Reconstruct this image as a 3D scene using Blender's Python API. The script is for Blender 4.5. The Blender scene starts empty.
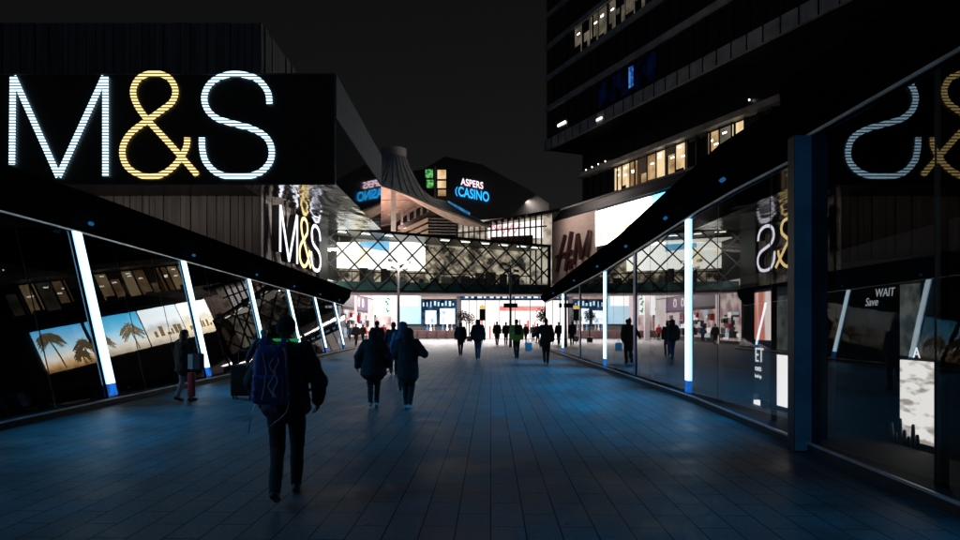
import bpy, bmesh, math, random
from mathutils import Vector, Matrix
random.seed(7)
R = math.radians
S = bpy.context.scene
C = S.collection

# ------------------------------------------------------------------ camera
FPX, CX, HY, CZ = 640.0, 475.0, 325.0, 1.7      # focal in photo pixels, vanishing point, eye height
cam = bpy.data.cameras.new('camera'); co = bpy.data.objects.new('camera', cam); C.objects.link(co)
cam.sensor_width = 36; cam.lens = 36 * FPX / 960
cam.shift_x = (480 - CX) / 960; cam.shift_y = (HY - 270) / 960
cam.clip_start = .05; cam.clip_end = 2000
co.location = (0, 0, CZ); co.rotation_euler = (R(90), 0, 0)
S.camera = co

def P(px, py, Y):
    return Vector(((px - CX) * Y / FPX, Y, CZ + (HY - py) * Y / FPX))

# ------------------------------------------------------------------ materials
def nm(name):
    m = bpy.data.materials.new(name); m.use_nodes = True
    nt = m.node_tree; nt.nodes.clear()
    out = nt.nodes.new('ShaderNodeOutputMaterial')
    return m, nt, out
def N(nt, t, **kw):
    n = nt.nodes.new(t)
    for k, v in kw.items():
        if k in n.inputs: n.inputs[k].default_value = v
        else: setattr(n, k, v)
    return n
def c4(c): return (c[0], c[1], c[2], 1)

def mat(name, col, rough=.6, metal=0, var=.25, scale=3, bump=0, bscale=40, spec=.5, stretch=(1, 1, 1)):
    m, nt, out = nm(name)
    b = N(nt, 'ShaderNodeBsdfPrincipled', Roughness=rough, Metallic=metal)
    b.inputs['Specular IOR Level'].default_value = spec
    tc = N(nt, 'ShaderNodeTexCoord'); mp = N(nt, 'ShaderNodeMapping')
    mp.inputs['Scale'].default_value = stretch
    nt.links.new(tc.outputs['Object'], mp.inputs[0])
    no = N(nt, 'ShaderNodeTexNoise', Scale=scale, Detail=5)
    nt.links.new(mp.outputs[0], no.inputs['Vector'])
    rp = N(nt, 'ShaderNodeValToRGB')
    rp.color_ramp.elements[0].color = c4([x * (1 - var) for x in col]); rp.color_ramp.elements[0].position = .3
    rp.color_ramp.elements[1].color = c4([min(1, x * (1 + var)) for x in col]); rp.color_ramp.elements[1].position = .7
    nt.links.new(no.outputs[0], rp.inputs[0]); nt.links.new(rp.outputs[0], b.inputs['Base Color'])
    if bump:
        n2 = N(nt, 'ShaderNodeTexNoise', Scale=bscale, Detail=3)
        nt.links.new(mp.outputs[0], n2.inputs['Vector'])
        bp = N(nt, 'ShaderNodeBump', Strength=bump, Distance=.02)
        nt.links.new(n2.outputs[0], bp.inputs['Height']); nt.links.new(bp.outputs[0], b.inputs['Normal'])
    nt.links.new(b.outputs[0], out.inputs[0])
    return m

def emis(name, col, st, var=0, scale=2, dark=(.2, .2, .2), stripes=None, stretch=(1, 1, 1), lo=.4, hi=.6):
    """light giving material; var>0 mixes in a second colour by noise; stripes = LED row pitch along z"""
    m, nt, out = nm(name)
    e = N(nt, 'ShaderNodeEmission', Color=c4(col), Strength=st)
    tc = N(nt, 'ShaderNodeTexCoord')
    if var:
        mp = N(nt, 'ShaderNodeMapping'); mp.inputs['Scale'].default_value = stretch
        nt.links.new(tc.outputs['Object'], mp.inputs[0])
        no = N(nt, 'ShaderNodeTexNoise', Scale=scale, Detail=3)
        nt.links.new(mp.outputs[0], no.inputs['Vector'])
        rp = N(nt, 'ShaderNodeValToRGB')
        rp.color_ramp.elements[0].color = c4(dark); rp.color_ramp.elements[0].position = lo
        rp.color_ramp.elements[1].color = c4(col); rp.color_ramp.elements[1].position = hi
        nt.links.new(no.outputs[0], rp.inputs[0]); nt.links.new(rp.outputs[0], e.inputs['Color'])
    if stripes:
        sx = N(nt, 'ShaderNodeSeparateXYZ'); nt.links.new(tc.outputs['Object'], sx.inputs[0])
        d = N(nt, 'ShaderNodeMath', operation='DIVIDE'); d.inputs[1].default_value = stripes
        nt.links.new(sx.outputs['Z'], d.inputs[0])
        f = N(nt, 'ShaderNodeMath', operation='FRACT'); nt.links.new(d.outputs[0], f.inputs[0])
        g = N(nt, 'ShaderNodeMath', operation='GREATER_THAN'); g.inputs[1].default_value = .42
        nt.links.new(f.outputs[0], g.inputs[0])
        ml = N(nt, 'ShaderNodeMath', operation='MULTIPLY_ADD'); ml.inputs[1].default_value = st * .94; ml.inputs[2].default_value = st * .06
        nt.links.new(g.outputs[0], ml.inputs[0]); nt.links.new(ml.outputs[0], e.inputs['Strength'])
    nt.links.new(e.outputs[0], out.inputs[0])
    return m

def glassm(name, gain=1.0, tint=(.6, .65, .7), base=0.0, rough=0.0, wave=.0):
    m, nt, out = nm(name)
    tr = N(nt, 'ShaderNodeBsdfTransparent', Color=c4(tint))
    gl = N(nt, 'ShaderNodeBsdfGlossy', Color=(1, 1, 1, 1), Roughness=rough)
    fr = N(nt, 'ShaderNodeFresnel', IOR=1.5)
    ml = N(nt, 'ShaderNodeMath', operation='MULTIPLY_ADD', use_clamp=True)
    ml.inputs[1].default_value = gain; ml.inputs[2].default_value = base
    nt.links.new(fr.outputs[0], ml.inputs[0])
    ge = N(nt, 'ShaderNodeNewGeometry'); iv = N(nt, 'ShaderNodeMath', operation='SUBTRACT'); iv.inputs[0].default_value = 1
    nt.links.new(ge.outputs['Backfacing'], iv.inputs[1])
    m2 = N(nt, 'ShaderNodeMath', operation='MULTIPLY', use_clamp=True); nt.links.new(ml.outputs[0], m2.inputs[0]); nt.links.new(iv.outputs[0], m2.inputs[1]); ml = m2
    mx = N(nt, 'ShaderNodeMixShader')
    nt.links.new(ml.outputs[0], mx.inputs[0]); nt.links.new(tr.outputs[0], mx.inputs[1]); nt.links.new(gl.outputs[0], mx.inputs[2])
    if wave:
        no = N(nt, 'ShaderNodeTexNoise', Scale=.8, Detail=1)
        tc = N(nt, 'ShaderNodeTexCoord'); nt.links.new(tc.outputs['Object'], no.inputs['Vector'])
        bp = N(nt, 'ShaderNodeBump', Strength=wave, Distance=.02)
        nt.links.new(no.outputs[0], bp.inputs['Height']); nt.links.new(bp.outputs[0], gl.inputs['Normal'])
    nt.links.new(mx.outputs[0], out.inputs[0])
    return m

def paving_mat():
    m, nt, out = nm('granite_paving')
    b = N(nt, 'ShaderNodeBsdfPrincipled')
    tc = N(nt, 'ShaderNodeTexCoord'); mp = N(nt, 'ShaderNodeMapping')
    mp.inputs['Rotation'].default_value = (0, 0, R(90 + 1.4))
    nt.links.new(tc.outputs['Object'], mp.inputs[0])
    br = N(nt, 'ShaderNodeTexBrick', Scale=1.0)
    br.inputs['Brick Width'].default_value = 0.72; br.inputs['Row Height'].default_value = .29
    br.inputs['Mortar Size'].default_value = .0075; br.inputs['Mortar Smooth'].default_value = .3
    br.inputs['Color1'].default_value = (.15, .15, .155, 1); br.inputs['Color2'].default_value = (.11, .112, .12, 1)
    br.inputs['Mortar'].default_value = (.02, .02, .022, 1); br.inputs['Bias'].default_value = -.1
    nt.links.new(mp.outputs[0], br.inputs['Vector'])
    no = N(nt, 'ShaderNodeTexNoise', Scale=1.1, Detail=8, Roughness=.65); nt.links.new(tc.outputs['Object'], no.inputs['Vector'])
    n2 = N(nt, 'ShaderNodeTexNoise', Scale=28, Detail=6, Roughness=.7); nt.links.new(tc.outputs['Object'], n2.inputs['Vector'])
    mr = N(nt, 'ShaderNodeMapRange'); mr.inputs[1].default_value = .3; mr.inputs[2].default_value = .7; mr.inputs[3].default_value = .4; mr.inputs[4].default_value = 1.3
    nt.links.new(no.outputs[0], mr.inputs[0])
    mr2 = N(nt, 'ShaderNodeMapRange'); mr2.inputs[1].default_value = .3; mr2.inputs[2].default_value = .7; mr2.inputs[3].default_value = .5; mr2.inputs[4].default_value = 1.4
    nt.links.new(n2.outputs[0], mr2.inputs[0])
    vo = N(nt, 'ShaderNodeTexVoronoi', Scale=1.7); nt.links.new(tc.outputs['Object'], vo.inputs['Vector'])
    vr = N(nt, 'ShaderNodeMapRange'); vr.inputs[1].default_value = .035; vr.inputs[2].default_value = .06; vr.inputs[3].default_value = .35; vr.inputs[4].default_value = 1
    nt.links.new(vo.outputs['Distance'], vr.inputs[0])
    m0 = N(nt, 'ShaderNodeMath', operation='MULTIPLY'); nt.links.new(mr.outputs[0], m0.inputs[0]); nt.links.new(vr.outputs[0], m0.inputs[1])
    mm = N(nt, 'ShaderNodeMath', operation='MULTIPLY'); nt.links.new(m0.outputs[0], mm.inputs[0]); nt.links.new(mr2.outputs[0], mm.inputs[1])
    mx = N(nt, 'ShaderNodeVectorMath', operation='SCALE'); nt.links.new(br.outputs['Color'], mx.inputs[0]); nt.links.new(mm.outputs[0], mx.inputs['Scale'])
    nt.links.new(mx.outputs[0], b.inputs['Base Color'])
    rr = N(nt, 'ShaderNodeMapRange'); rr.inputs[1].default_value = .3; rr.inputs[2].default_value = .7; rr.inputs[3].default_value = .36; rr.inputs[4].default_value = .62
    nt.links.new(no.outputs[0], rr.inputs[0]); nt.links.new(rr.outputs[0], b.inputs['Roughness'])
    h = N(nt, 'ShaderNodeMath', operation='MULTIPLY_ADD'); h.inputs[1].default_value = .3
    sp = N(nt, 'ShaderNodeMath', operation='MULTIPLY_ADD'); sp.inputs[1].default_value = -.25; sp.inputs[2].default_value = .3
    nt.links.new(br.outputs['Fac'], sp.inputs[0]); nt.links.new(sp.outputs[0], b.inputs['Specular IOR Level'])
    nt.links.new(n2.outputs[0], h.inputs[0])
    inv = N(nt, 'ShaderNodeMath', operation='SUBTRACT'); inv.inputs[0].default_value = 1
    h.inputs[2].default_value = 0
    bp = N(nt, 'ShaderNodeBump', Strength=.6, Distance=.012); nt.links.new(h.outputs[0], bp.inputs['Height'])
    nt.links.new(bp.outputs[0], b.inputs['Normal'])
    nt.links.new(b.outputs[0], out.inputs[0])
    return m

def strip_mat(name, axis_pt, halfw, core, edge, st):
    """diffuser of a light tube: brightest over the tube, bluer towards its sides (object y)"""
    m, nt, out = nm(name)
    tc = N(nt, 'ShaderNodeTexCoord'); sx = N(nt, 'ShaderNodeSeparateXYZ'); nt.links.new(tc.outputs['Generated'], sx.inputs[0])
    a = N(nt, 'ShaderNodeMath', operation='SUBTRACT'); a.inputs[1].default_value = .5; nt.links.new(sx.outputs['Y'], a.inputs[0])
    b = N(nt, 'ShaderNodeMath', operation='ABSOLUTE'); nt.links.new(a.outputs[0], b.inputs[0])
    rp = N(nt, 'ShaderNodeValToRGB'); rp.color_ramp.elements[0].color = c4(core); rp.color_ramp.elements[0].position = .3
    rp.color_ramp.elements[1].color = c4(edge); rp.color_ramp.elements[1].position = .5
    nt.links.new(b.outputs[0], rp.inputs[0])
    e = N(nt, 'ShaderNodeEmission', Strength=st); nt.links.new(rp.outputs[0], e.inputs['Color'])
    nt.links.new(e.outputs[0], out.inputs[0])
    return m

M = {}
M['black'] = mat('black_panel', (.008, .0085, .01), .4, var=.3, scale=1.5, bump=.1)
M['fascia'] = mat('dark_metal_fascia', (.005, .0055, .007), .75, 0, spec=0, var=.35, scale=.7, bump=.15, bscale=1.5)
M['dark'] = mat('dark_interior', (.02, .02, .022), .8)
M['frame'] = mat('dark_frame_metal', (.02, .021, .024), .4, .6)
M['trim'] = mat('brushed_metal_trim', (.6, .63, .66), .4, .6)
M['kerb'] = mat('dark_stone_kerb', (.03, .03, .033), .7, bump=.3)
M['clad'] = mat('ribbed_grey_cladding', (.15, .135, .125), .6, var=.45, scale=1.2, stretch=(2.5, 2.5, .15), bump=.3, bscale=8)
M['grey'] = mat('grey_metal_panel', (.12, .12, .125), .6, var=.3, scale=2)
M['soffit'] = mat('crumpled_metal_soffit', (.20, .21, .22), .12, .95, var=.5, scale=.9, bump=.9, bscale=1.6)
M['boxside'] = mat('gloss_black_panel', (.01, .011, .014), .035, var=.3, spec=1.0)
M['beige'] = mat('beige_stone_panel', (.48, .38, .33), .7, var=.12, scale=1.4, bump=.2, bscale=5)
M['louvre'] = mat('beige_louvre', (.4, .33, .27), .6, var=.2)
M['concrete'] = mat('grey_concrete', (.2, .2, .2), .8, var=.2, bump=.3, bscale=10)
M['spandrel'] = mat('grey_spandrel_panel', (.42, .43, .44), .5, var=.35, scale=.6)
M['fabric'] = mat('taupe_canopy_fabric', (.42, .34, .29), .8, var=.25, scale=1.2, stretch=(1, 1, .3), bump=.4, bscale=3)
M['white'] = mat('white_painted_metal', (.7, .68, .68), .45, var=.1)
M['darkglass'] = mat('dark_office_glass', (.01, .012, .015), .08, var=.2, scale=.3, spec=.7)
M['paving'] = paving_mat()
M['ground'] = mat('asphalt_ground', (.05, .05, .05), .85)
M['glassL'] = glassm('kiosk_window_glass', .85, (.5, .55, .6), .0, wave=.02)
M['glassF'] = glassm('kiosk_window_glass_muted', .28, (.5, .55, .6), .0, wave=.02)  # far bays: same glass, reflections turned down to mute the mirrored lattice
M['glassR'] = glassm('kiosk_shopfront_glass', 1.8, (.85, .88, .9), .04, wave=.02)
M['glassN'] = glassm('near_shopfront_glass', 1.3, (.85, .88, .9), .0, wave=.02)
M['glassB'] = glassm('bridge_glass', 1.0, (.9, .93, .92), .01)
M['skin'] = mat('skin', (.42, .27, .2), .55, var=.1)
M['hairdark'] = mat('dark_hair', (.018, .014, .012), .5, var=.3, scale=30, stretch=(1, 1, .2), bump=.4)
M['hairgrey'] = mat('grey_hair', (.35, .34, .34), .5, var=.3, scale=30, stretch=(1, 1, .2), bump=.4)
M['cblack'] = mat('black_cloth', (.014, .014, .017), .85, var=.3, scale=8, bump=.5, bscale=14)
M['cnavy'] = mat('navy_cloth', (.012, .018, .04), .7, var=.3, scale=8, bump=.5, bscale=14)
M['cbrown'] = mat('dark_brown_cloth', (.03, .018, .014), .85, var=.3, scale=8, bump=.4, bscale=14)
M['cblue'] = mat('blue_cloth', (.03, .11, .22), .7, var=.3, scale=8, bump=.5, bscale=14)
M['denim'] = mat('blue_denim', (.045, .075, .13), .85, var=.3, scale=12, bump=.3)
M['palejean'] = mat('pale_denim', (.3, .36, .42), .85, var=.2, scale=12, bump=.3)
M['cred'] = mat('red_cloth', (.5, .03, .03), .7, var=.2)
M['pack'] = mat('blue_nylon', (.022, .07, .30), .5, var=.35, scale=6, bump=.5, bscale=22)
M['piping'] = mat('pale_blue_piping', (.6, .75, .95), .5)
M['hivis'] = mat('hi_vis_yellow_cloth', (.42, .62, .03), .6, var=.1)
M['silver'] = mat('silver_reflective_tape', (.6, .62, .62), .35, .3)
M['collar'] = emis('green_glow_collar', (.03, .55, .16), .36)
M['shoe'] = mat('dark_shoe_leather', (.03, .028, .027), .5)
M['sneaker'] = mat('white_trainer', (.4, .4, .4), .6)
M['paper'] = mat('pale_paper_bag', (.42, .58, .62), .6)
M['plastic'] = mat('dark_plastic', (.02, .02, .025), .35)
M['redseat'] = mat('red_brown_panel', (.035, .007, .007), .6)
M['leaf'] = mat('dark_leaf', (.02, .035, .015), .7, var=.4, scale=5)
M['bark'] = mat('bark', (.05, .035, .025), .9)
# lights
M['ledwhite'] = emis('white_blue_sign_led', (.5, .78, 1), 2.6, stripes=.165)
M['ledyellow'] = emis('warm_yellow_sign_led', (1, .74, .30), 1.6, stripes=.165)
M['neonwhite'] = emis('white_letter_face', (.85, .86, 1), 2.6)
M['neonyellow'] = emis('yellow_letter_face', (1, .72, .3), 2.4)
M['strip'] = strip_mat('light_strip_diffuser', 0, 0, (.8, .95, 1), (.25, .62, 1), 3.0)
M['strip_dim'] = emis('blue_strip_end', (.02, .22, .9), .8, var=1, scale=6, dark=(.01, .1, .5))
M['strip_off'] = mat('unlit_blue_diffuser', (.05, .16, .3), .25, var=.15)
M['bluespot'] = emis('blue_floodlight_lens', (.05, .4, 1), .22)
M['casinow'] = emis('white_pink_sign_letter', (1, .72, .85), 1.6)
M['casinob'] = emis('blue_sign_letter', (.02, .42, 1), 1.6)
M['bluebar'] = emis('blue_led_bar', (.05, .42, .8), .8, var=1, scale=.8, dark=(.02, .15, .35))
M['wingreen'] = emis('green_lit_window', (.25, .85, .25), .7, var=1, scale=2, dark=(.02, .15, .02))
M['winwarm'] = emis('warm_lit_window', (1, .66, .33), .6, var=1, scale=.5, dark=(.45, .26, .11), lo=.42, hi=.6)
M['winwarm2'] = emis('warm_lit_window_bright', (1, .74, .42), .95, var=1, scale=.5, dark=(.6, .38, .18), lo=.36, hi=.55)
M['winpale'] = emis('pale_lit_window', (.75, .66, .48), .2, var=1, scale=.5, dark=(.28, .24, .17), lo=.42, hi=.66)
M['winblue'] = emis('blue_lit_window', (.02, .12, .6), .025, var=1, scale=.6, dark=(.002, .008, .03), lo=.4, hi=.7)
M['winbluehot'] = emis('blue_screen_window', (.12, .4, 1), .8, var=1, scale=1.2, dark=(.01, .06, .3))
M['lampwhite'] = emis('white_ceiling_lamp', (1, .95, .85), 5)

# ------------------------------------------------------------------ mesh helpers
def tag(o, label=None, cat=None, group=None, kind=None):
    if label: o['label'] = label
    if cat: o['category'] = cat
    if group: o['group'] = group
    if kind: o['kind'] = kind
    return o
def thing(name, label, cat, loc=(0, 0, 0), rz=0, group=None):
    o = bpy.data.objects.new(name, None); C.objects.link(o)
    o.empty_display_size = .1
    o.location = loc; o.rotation_euler = (0, 0, rz)
    return tag(o, label, cat, group)
def rootloc(o):
    v = Vector((0, 0, 0))
    while o is not None:
        v += o.location; o = o.parent
    return v
def obj(name, bm, m, parent=None, smooth=False, world=True, label=None):
    me = bpy.data.meshes.new(name)
    if world and parent is not None:
        bmesh.ops.translate(bm, vec=-rootloc(parent), verts=bm.verts)
    bmesh.ops.recalc_face_normals(bm, faces=bm.faces)
    bm.to_mesh(me); bm.free()
    me.materials.append(m)
    if smooth:
        for p in me.polygons: p.use_smooth = True
    o = bpy.data.objects.new(name, me); C.objects.link(o)
    if parent is not None: o.parent = parent
    if label: o['label'] = label
    return o
def B(): return bmesh.new()
def box(bm, x0, x1, y0, y1, z0, z1):
    v = [bm.verts.new(p) for p in ((x0, y0, z0), (x1, y0, z0), (x1, y1, z0), (x0, y1, z0), (x0, y0, z1), (x1, y0, z1), (x1, y1, z1), (x0, y1, z1))]
    for f in ((0, 3, 2, 1), (4, 5, 6, 7), (0, 1, 5, 4), (1, 2, 6, 5), (2, 3, 7, 6), (3, 0, 4, 7)):
        bm.faces.new([v[i] for i in f])
    return bm
def quad(bm, *pts):
    return bm.faces.new([bm.verts.new(p) for p in pts])
def slab(bm, pts, d):
    """closed solid: polygon pts pushed along vector d"""
    a = [bm.verts.new(p) for p in pts]; b = [bm.verts.new(Vector(p) + Vector(d)) for p in pts]
    bm.faces.new(a); bm.faces.new(b[::-1])
    for i in range(len(a)):
        j = (i + 1) % len(a)
        bm.faces.new((a[i], b[i], b[j], a[j]))
def bar(bm, p, q, w, h=None, up=(0, 0, 1)):
    """rectangular bar from p to q"""
    p, q = Vector(p), Vector(q); h = h or w
    d = (q - p).normalized(); up = Vector(up)
    if abs(d.dot(up)) > .95: up = Vector((0, 1, 0))
    s = d.cross(up).normalized() * w / 2; u = s.cross(d).normalized() * h / 2
    slab(bm, [p + s + u, p + s - u, p - s - u, p - s + u], q - p)
def cone(bm, p, q, r1, r2, n=12, sx=1, sy=1, ends=True):
    """tapered capsule p->q"""
    p, q = Vector(p), Vector(q); L = (q - p).length
    d = (q - p).normalized() if L > 1e-6 else Vector((0, 0, 1))
    up = Vector((0, 0, 1)) if abs(d.z) < .95 else Vector((0, 1, 0))
    s = d.cross(up).normalized(); u = s.cross(d).normalized()
    rings = []
    if ends:
        for a in (-80, -50, -20): rings.append((p + d * r1 * math.sin(R(a)), r1 * math.cos(R(a)), p))
        for a in (20, 50, 80): rings.append((q + d * r2 * math.sin(R(a)), r2 * math.cos(R(a)), q))
    else: rings = [(p, r1, p), (q, r2, q)]
    vs = []
    for c, r, o in rings:
        ring = []
        for k in range(n):
            a = 2 * math.pi * k / n
            v = c + s * r * math.cos(a) + u * r * math.sin(a)
            v.x = c.x + (v.x - c.x) * sx; v.y = c.y + (v.y - c.y) * sy
            ring.append(bm.verts.new(v))
        vs.append(ring)
    for i in range(len(vs) - 1):
        for k in range(n):
            bm.faces.new((vs[i][k], vs[i][(k + 1) % n], vs[i + 1][(k + 1) % n], vs[i + 1][k]))
    bm.faces.new(vs[0][::-1]); bm.faces.new(vs[-1])
def catmull(pts, n=6):
    out = []
    q = [pts[0]] + list(pts) + [pts[-1]]
    for i in range(1, len(q) - 2):
        for k in range(n):
            t = k / n
            out.append(tuple(.5 * (2 * q[i][a] + (q[i + 1][a] - q[i - 1][a]) * t + (2 * q[i - 1][a] - 5 * q[i][a] + 4 * q[i + 1][a] - q[i + 2][a]) * t * t + (-q[i - 1][a] + 3 * q[i][a] - 3 * q[i + 1][a] + q[i + 2][a]) * t ** 3) for a in range(len(pts[0]))))
    out.append(tuple(pts[-1]))
    return out
def ribbon(bm, pts, w, fn, d0, d1):
    """closed ribbon of width w along 2-D pts; fn(u,v,d) -> world, depth from d0 to d1"""
    L = []; Rr = []
    n = len(pts)
    for i in range(n):
        a = Vector(pts[max(0, i - 1)]); b = Vector(pts[min(n - 1, i + 1)])
        t = (b - a); t = t.normalized() if t.length > 0 else Vector((1, 0)); nn = Vector((-t[1], t[0])) * w / 2
        if 0 < i < n - 1:
            t1 = (Vector(pts[i]) - a).normalized(); c = max(.35, abs(t1.dot(t)))
            nn = nn / c
        p = Vector(pts[i]); L.append(p + nn); Rr.append(p - nn)
    V = [[bm.verts.new(fn(q[0], q[1], d)) for q in arr] for d in (d0, d1) for arr in (L, Rr)]
    for i in range(n - 1):
        bm.faces.new((V[0][i], V[0][i + 1], V[1][i + 1], V[1][i]))
        bm.faces.new((V[2][i], V[3][i], V[3][i + 1], V[2][i + 1]))
        bm.faces.new((V[0][i], V[2][i], V[2][i + 1], V[0][i + 1]))
        bm.faces.new((V[1][i], V[1][i + 1], V[3][i + 1], V[3][i]))
    for i in (0, n - 1): bm.faces.new((V[0][i], V[1][i], V[3][i], V[2][i]))
def rbox(x0, x1, y0, y1, z0, z1, r=.02, seg=2):
    bm = box(B(), x0, x1, y0, y1, z0, z1)
    bmesh.ops.bevel(bm, geom=list(bm.edges), offset=r, segments=seg, affect='EDGES', profile=.6)
    return bm
def textmesh(name, body, size, m, parent, mtx, depth=.03, spacing=1.0, shear=0, xs=1.0, weight=0):
    cu = bpy.data.curves.new('txt', 'FONT'); cu.body = body; cu.size = size; cu.extrude = depth; cu.shear = shear
    cu.space_character = spacing; cu.offset = weight; cu.align_x = 'LEFT'
    t = bpy.data.objects.new('txt', cu); C.objects.link(t)
    dg = bpy.context.evaluated_depsgraph_get()
    me = bpy.data.meshes.new_from_object(t.evaluated_get(dg)); me.name = name
    bpy.data.objects.remove(t); bpy.data.curves.remove(cu)
    me.transform(Matrix.Scale(xs, 4, (1, 0, 0))); me.transform(mtx)
    if parent is not None: me.transform(Matrix.Translation(-rootloc(parent)))
    me.materials.clear(); me.materials.append(m)
    o = bpy.data.objects.new(name, me); C.objects.link(o); o.parent = parent
    return o
def frame_mtx(o, u, v):
    u = Vector(u).normalized(); v = Vector(v).normalized(); w = u.cross(v)
    m = Matrix((u, v, w)).transposed().to_4x4(); m.translation = o
    return m
def lerpt(tab, y):
    if y <= tab[0][0]: return tab[0][1]
    for (a, b), (c, d) in zip(tab, tab[1:]):
        if y <= c: return b + (d - b) * (y - a) / (c - a)
    return tab[-1][1]

# ------------------------------------------------------------------ world and far light
W = bpy.data.worlds.new('World'); S.world = W; W.use_nodes = True
nt = W.node_tree; nt.nodes.clear()
wo = nt.nodes.new('ShaderNodeOutputWorld'); bg = nt.nodes.new('ShaderNodeBackground')
sky = nt.nodes.new('ShaderNodeTexSky'); sky.sky_type = 'NISHITA'; sky.sun_disc = False
sky.sun_elevation = R(35); sky.sun_rotation = R(200)
hs = nt.nodes.new('ShaderNodeHueSaturation'); hs.inputs['Saturation'].default_value = .1
nt.links.new(sky.outputs[0], hs.inputs['Color']); nt.links.new(hs.outputs[0], bg.inputs[0]); bg.inputs[1].default_value = .0015
nt.links.new(bg.outputs[0], wo.inputs[0])
def light(name, kind, loc, power, col, parent=None, rot=None, target=None, **kw):
    l = bpy.data.lights.new(name, kind); l.energy = power; l.color = col
    for k, v in kw.items(): setattr(l, k, v)
    o = bpy.data.objects.new(name, l); C.objects.link(o); o.location = Vector(loc) - (rootloc(parent) if parent else Vector((0, 0, 0)))
    if target is not None:
        o.rotation_euler = (Vector(target) - Vector(loc)).to_track_quat('-Z', 'Y').to_euler()
    elif rot: o.rotation_euler = rot
    if parent: o.parent = parent
    return o
light('blue_fill_sun', 'SUN', (0, 0, 60), .075, (.03, .38, 1), rot=(R(20), R(-12), 0), angle=R(12))  # added deep blue fill for the paving, not a real moon

# ------------------------------------------------------------------ ground
bm = B(); quad(bm, (-600, -200, -.03), (600, -200, -.03), (600, 900, -.03), (-600, 900, -.03))
tag(obj('ground', bm, M['ground']), 'dark ground around the shopping street', None, kind='structure')
bm = B()
slab(bm, [(-14, -6, -.02), (13, -6, -.02), (13, 100, -.02), (-14, 100, -.02)], (0, 0, .02))
tag(obj('pavement', bm, M['paving']), 'walkway of long grey paving slabs', None, kind='structure')

# ------------------------------------------------------------------ left kiosk
def LX(y): return -7.72 - .022 * y          # foot of the left glass
LT = [(-4, 3.95), (10, 3.86), (20, 3.65), (46, 3.1)]   # top of the glass
LF = [(-4, 4.42), (10, 4.47), (14, 4.52), (46, 4.2)]   # top of the fascia
LEAN = .225                                  # outward lean of the glass per metre of height
def Lp(y, z, off=0.0): return Vector((LX(y) - LEAN * z - off, y, z))
kl = thing('glass_kiosk', 'long dark kiosk with leaning glass and six slanted light strips, left of the walkway', 'kiosk', (-9, 12, 0))
Y0, Y1 = -3, 45.0
bays = [-2.4, 3.05, 8.55, 14.05, 19.4, 25.3, 30.9, 36.5, 42.0, 45.0]
# plinth and kerb
bm = B(); slab(bm, [(LX(Y0) + .28, Y0, 0), (LX(Y1) + .28, Y1, 0), (LX(Y1) - .8, Y1, 0), (LX(Y0) - .8, Y0, 0)], (0, 0, .12)); obj('plinth', bm, M['kerb'], kl)
bm = B(); bar(bm, (LX(Y0) + .285, Y0, .125), (LX(Y1) + .285, Y1, .125), .035, .03); obj('kerb_rail', bm, M['trim'], kl)
# glass panes
for a, b in zip(bays, bays[1:]):
    n = 3 if b - a > 4 else 1
    jt = random.uniform(-.012, .012); jb = random.uniform(-.006, .006)
    for k in range(n):
        ya = a + (b - a) * k / n; yb = a + (b - a) * (k + 1) / n
        oa = .085 - .17 * k / n; ob = .085 - .17 * (k + 1) / n
        bm = B(); slab(bm, [Lp(ya + .02, .14, jb + oa), Lp(yb - .02, .14, jb + ob), Lp(yb - .02, lerpt(LT, yb), jt + ob), Lp(ya + .02, lerpt(LT, ya), jt + oa)], (-.012, 0, 0))
        obj('glass_pane', bm, M['glassL' if a < 19.5 else 'glassF'], kl)
        if k:
            bm = B(); bar(bm, Lp(ya, .12, .035 + oa), Lp(ya, lerpt(LT, ya), .035 + oa), .03, .05, up=(0, 1, 0)); obj('mullion', bm, M['frame'], kl)
for y in bays:
    if y in (-2.4, 45.0): continue
    zt = lerpt(LT, y)
    bm = B(); slab(bm, [Lp(y - .17, .12, -.02), Lp(y + .17, .12, -.02), Lp(y + .17, zt, -.02), Lp(y - .17, zt, -.02)], (.09, 0, 0)); obj('strip_housing', bm, M['black'], kl)
    bm = B(); slab(bm, [Lp(y - .16, .42, -.115), Lp(y + .16, .42, -.115), Lp(y + .16, zt - .03, -.115), Lp(y - .16, zt - .03, -.115)], (.03, 0, 0))
    s = obj('light_strip', bm, M['strip'], kl)
    bm = B(); slab(bm, [Lp(y - .16, .16, -.115), Lp(y + .16, .16, -.115), Lp(y + .16, .41, -.115), Lp(y - .16, .41, -.115)], (.03, 0, 0)); obj('strip_end', bm, M['strip_dim'], s)
# fascia: rises and leans back over the walkway, closed at both ends; roof behind
bm = B(); prof = []
ys = [Y0, 6, 14, 20, 28, 36, 45.6]
rows = []
for y in ys:
    zt, zf = lerpt(LT, y), lerpt(LF, y); e = max(0, (y - 40) / 5.6)
    x = LX(y) - LEAN * zt
    rows.append([(x + .03, y, zt), (x + .52, y, zt + .32 + (zf - zt - .32) * .3), (x + .62, y, zf), (x - 5.6, y, zf - .25), (x - 5.6, y, zt - .05), (x - .2, y, zt - .03)])
vv = [[bm.verts.new(p) for p in r] for r in rows]
for i in range(len(vv) - 1):
    for k in range(6): bm.faces.new((vv[i][k], vv[i][(k + 1) % 6], vv[i + 1][(k + 1) % 6], vv[i + 1][k]))
bm.faces.new(vv[0]); bm.faces.new(vv[-1][::-1])
obj('fascia', bm, M['fascia'], kl)
bm = B()
for a, b in zip(ys, ys[1:]):
    bar(bm, Lp(a, lerpt(LT, a) - .015, -.12), Lp(b, lerpt(LT, b) - .015, -.12), .03, .035)
obj('top_rail', bm, M['trim'], kl)
bm = B(); box(bm, -14.6, -14.4, Y0, Y1, .02, 3.0); obj('back_wall', bm, M['dark'], kl)
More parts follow.
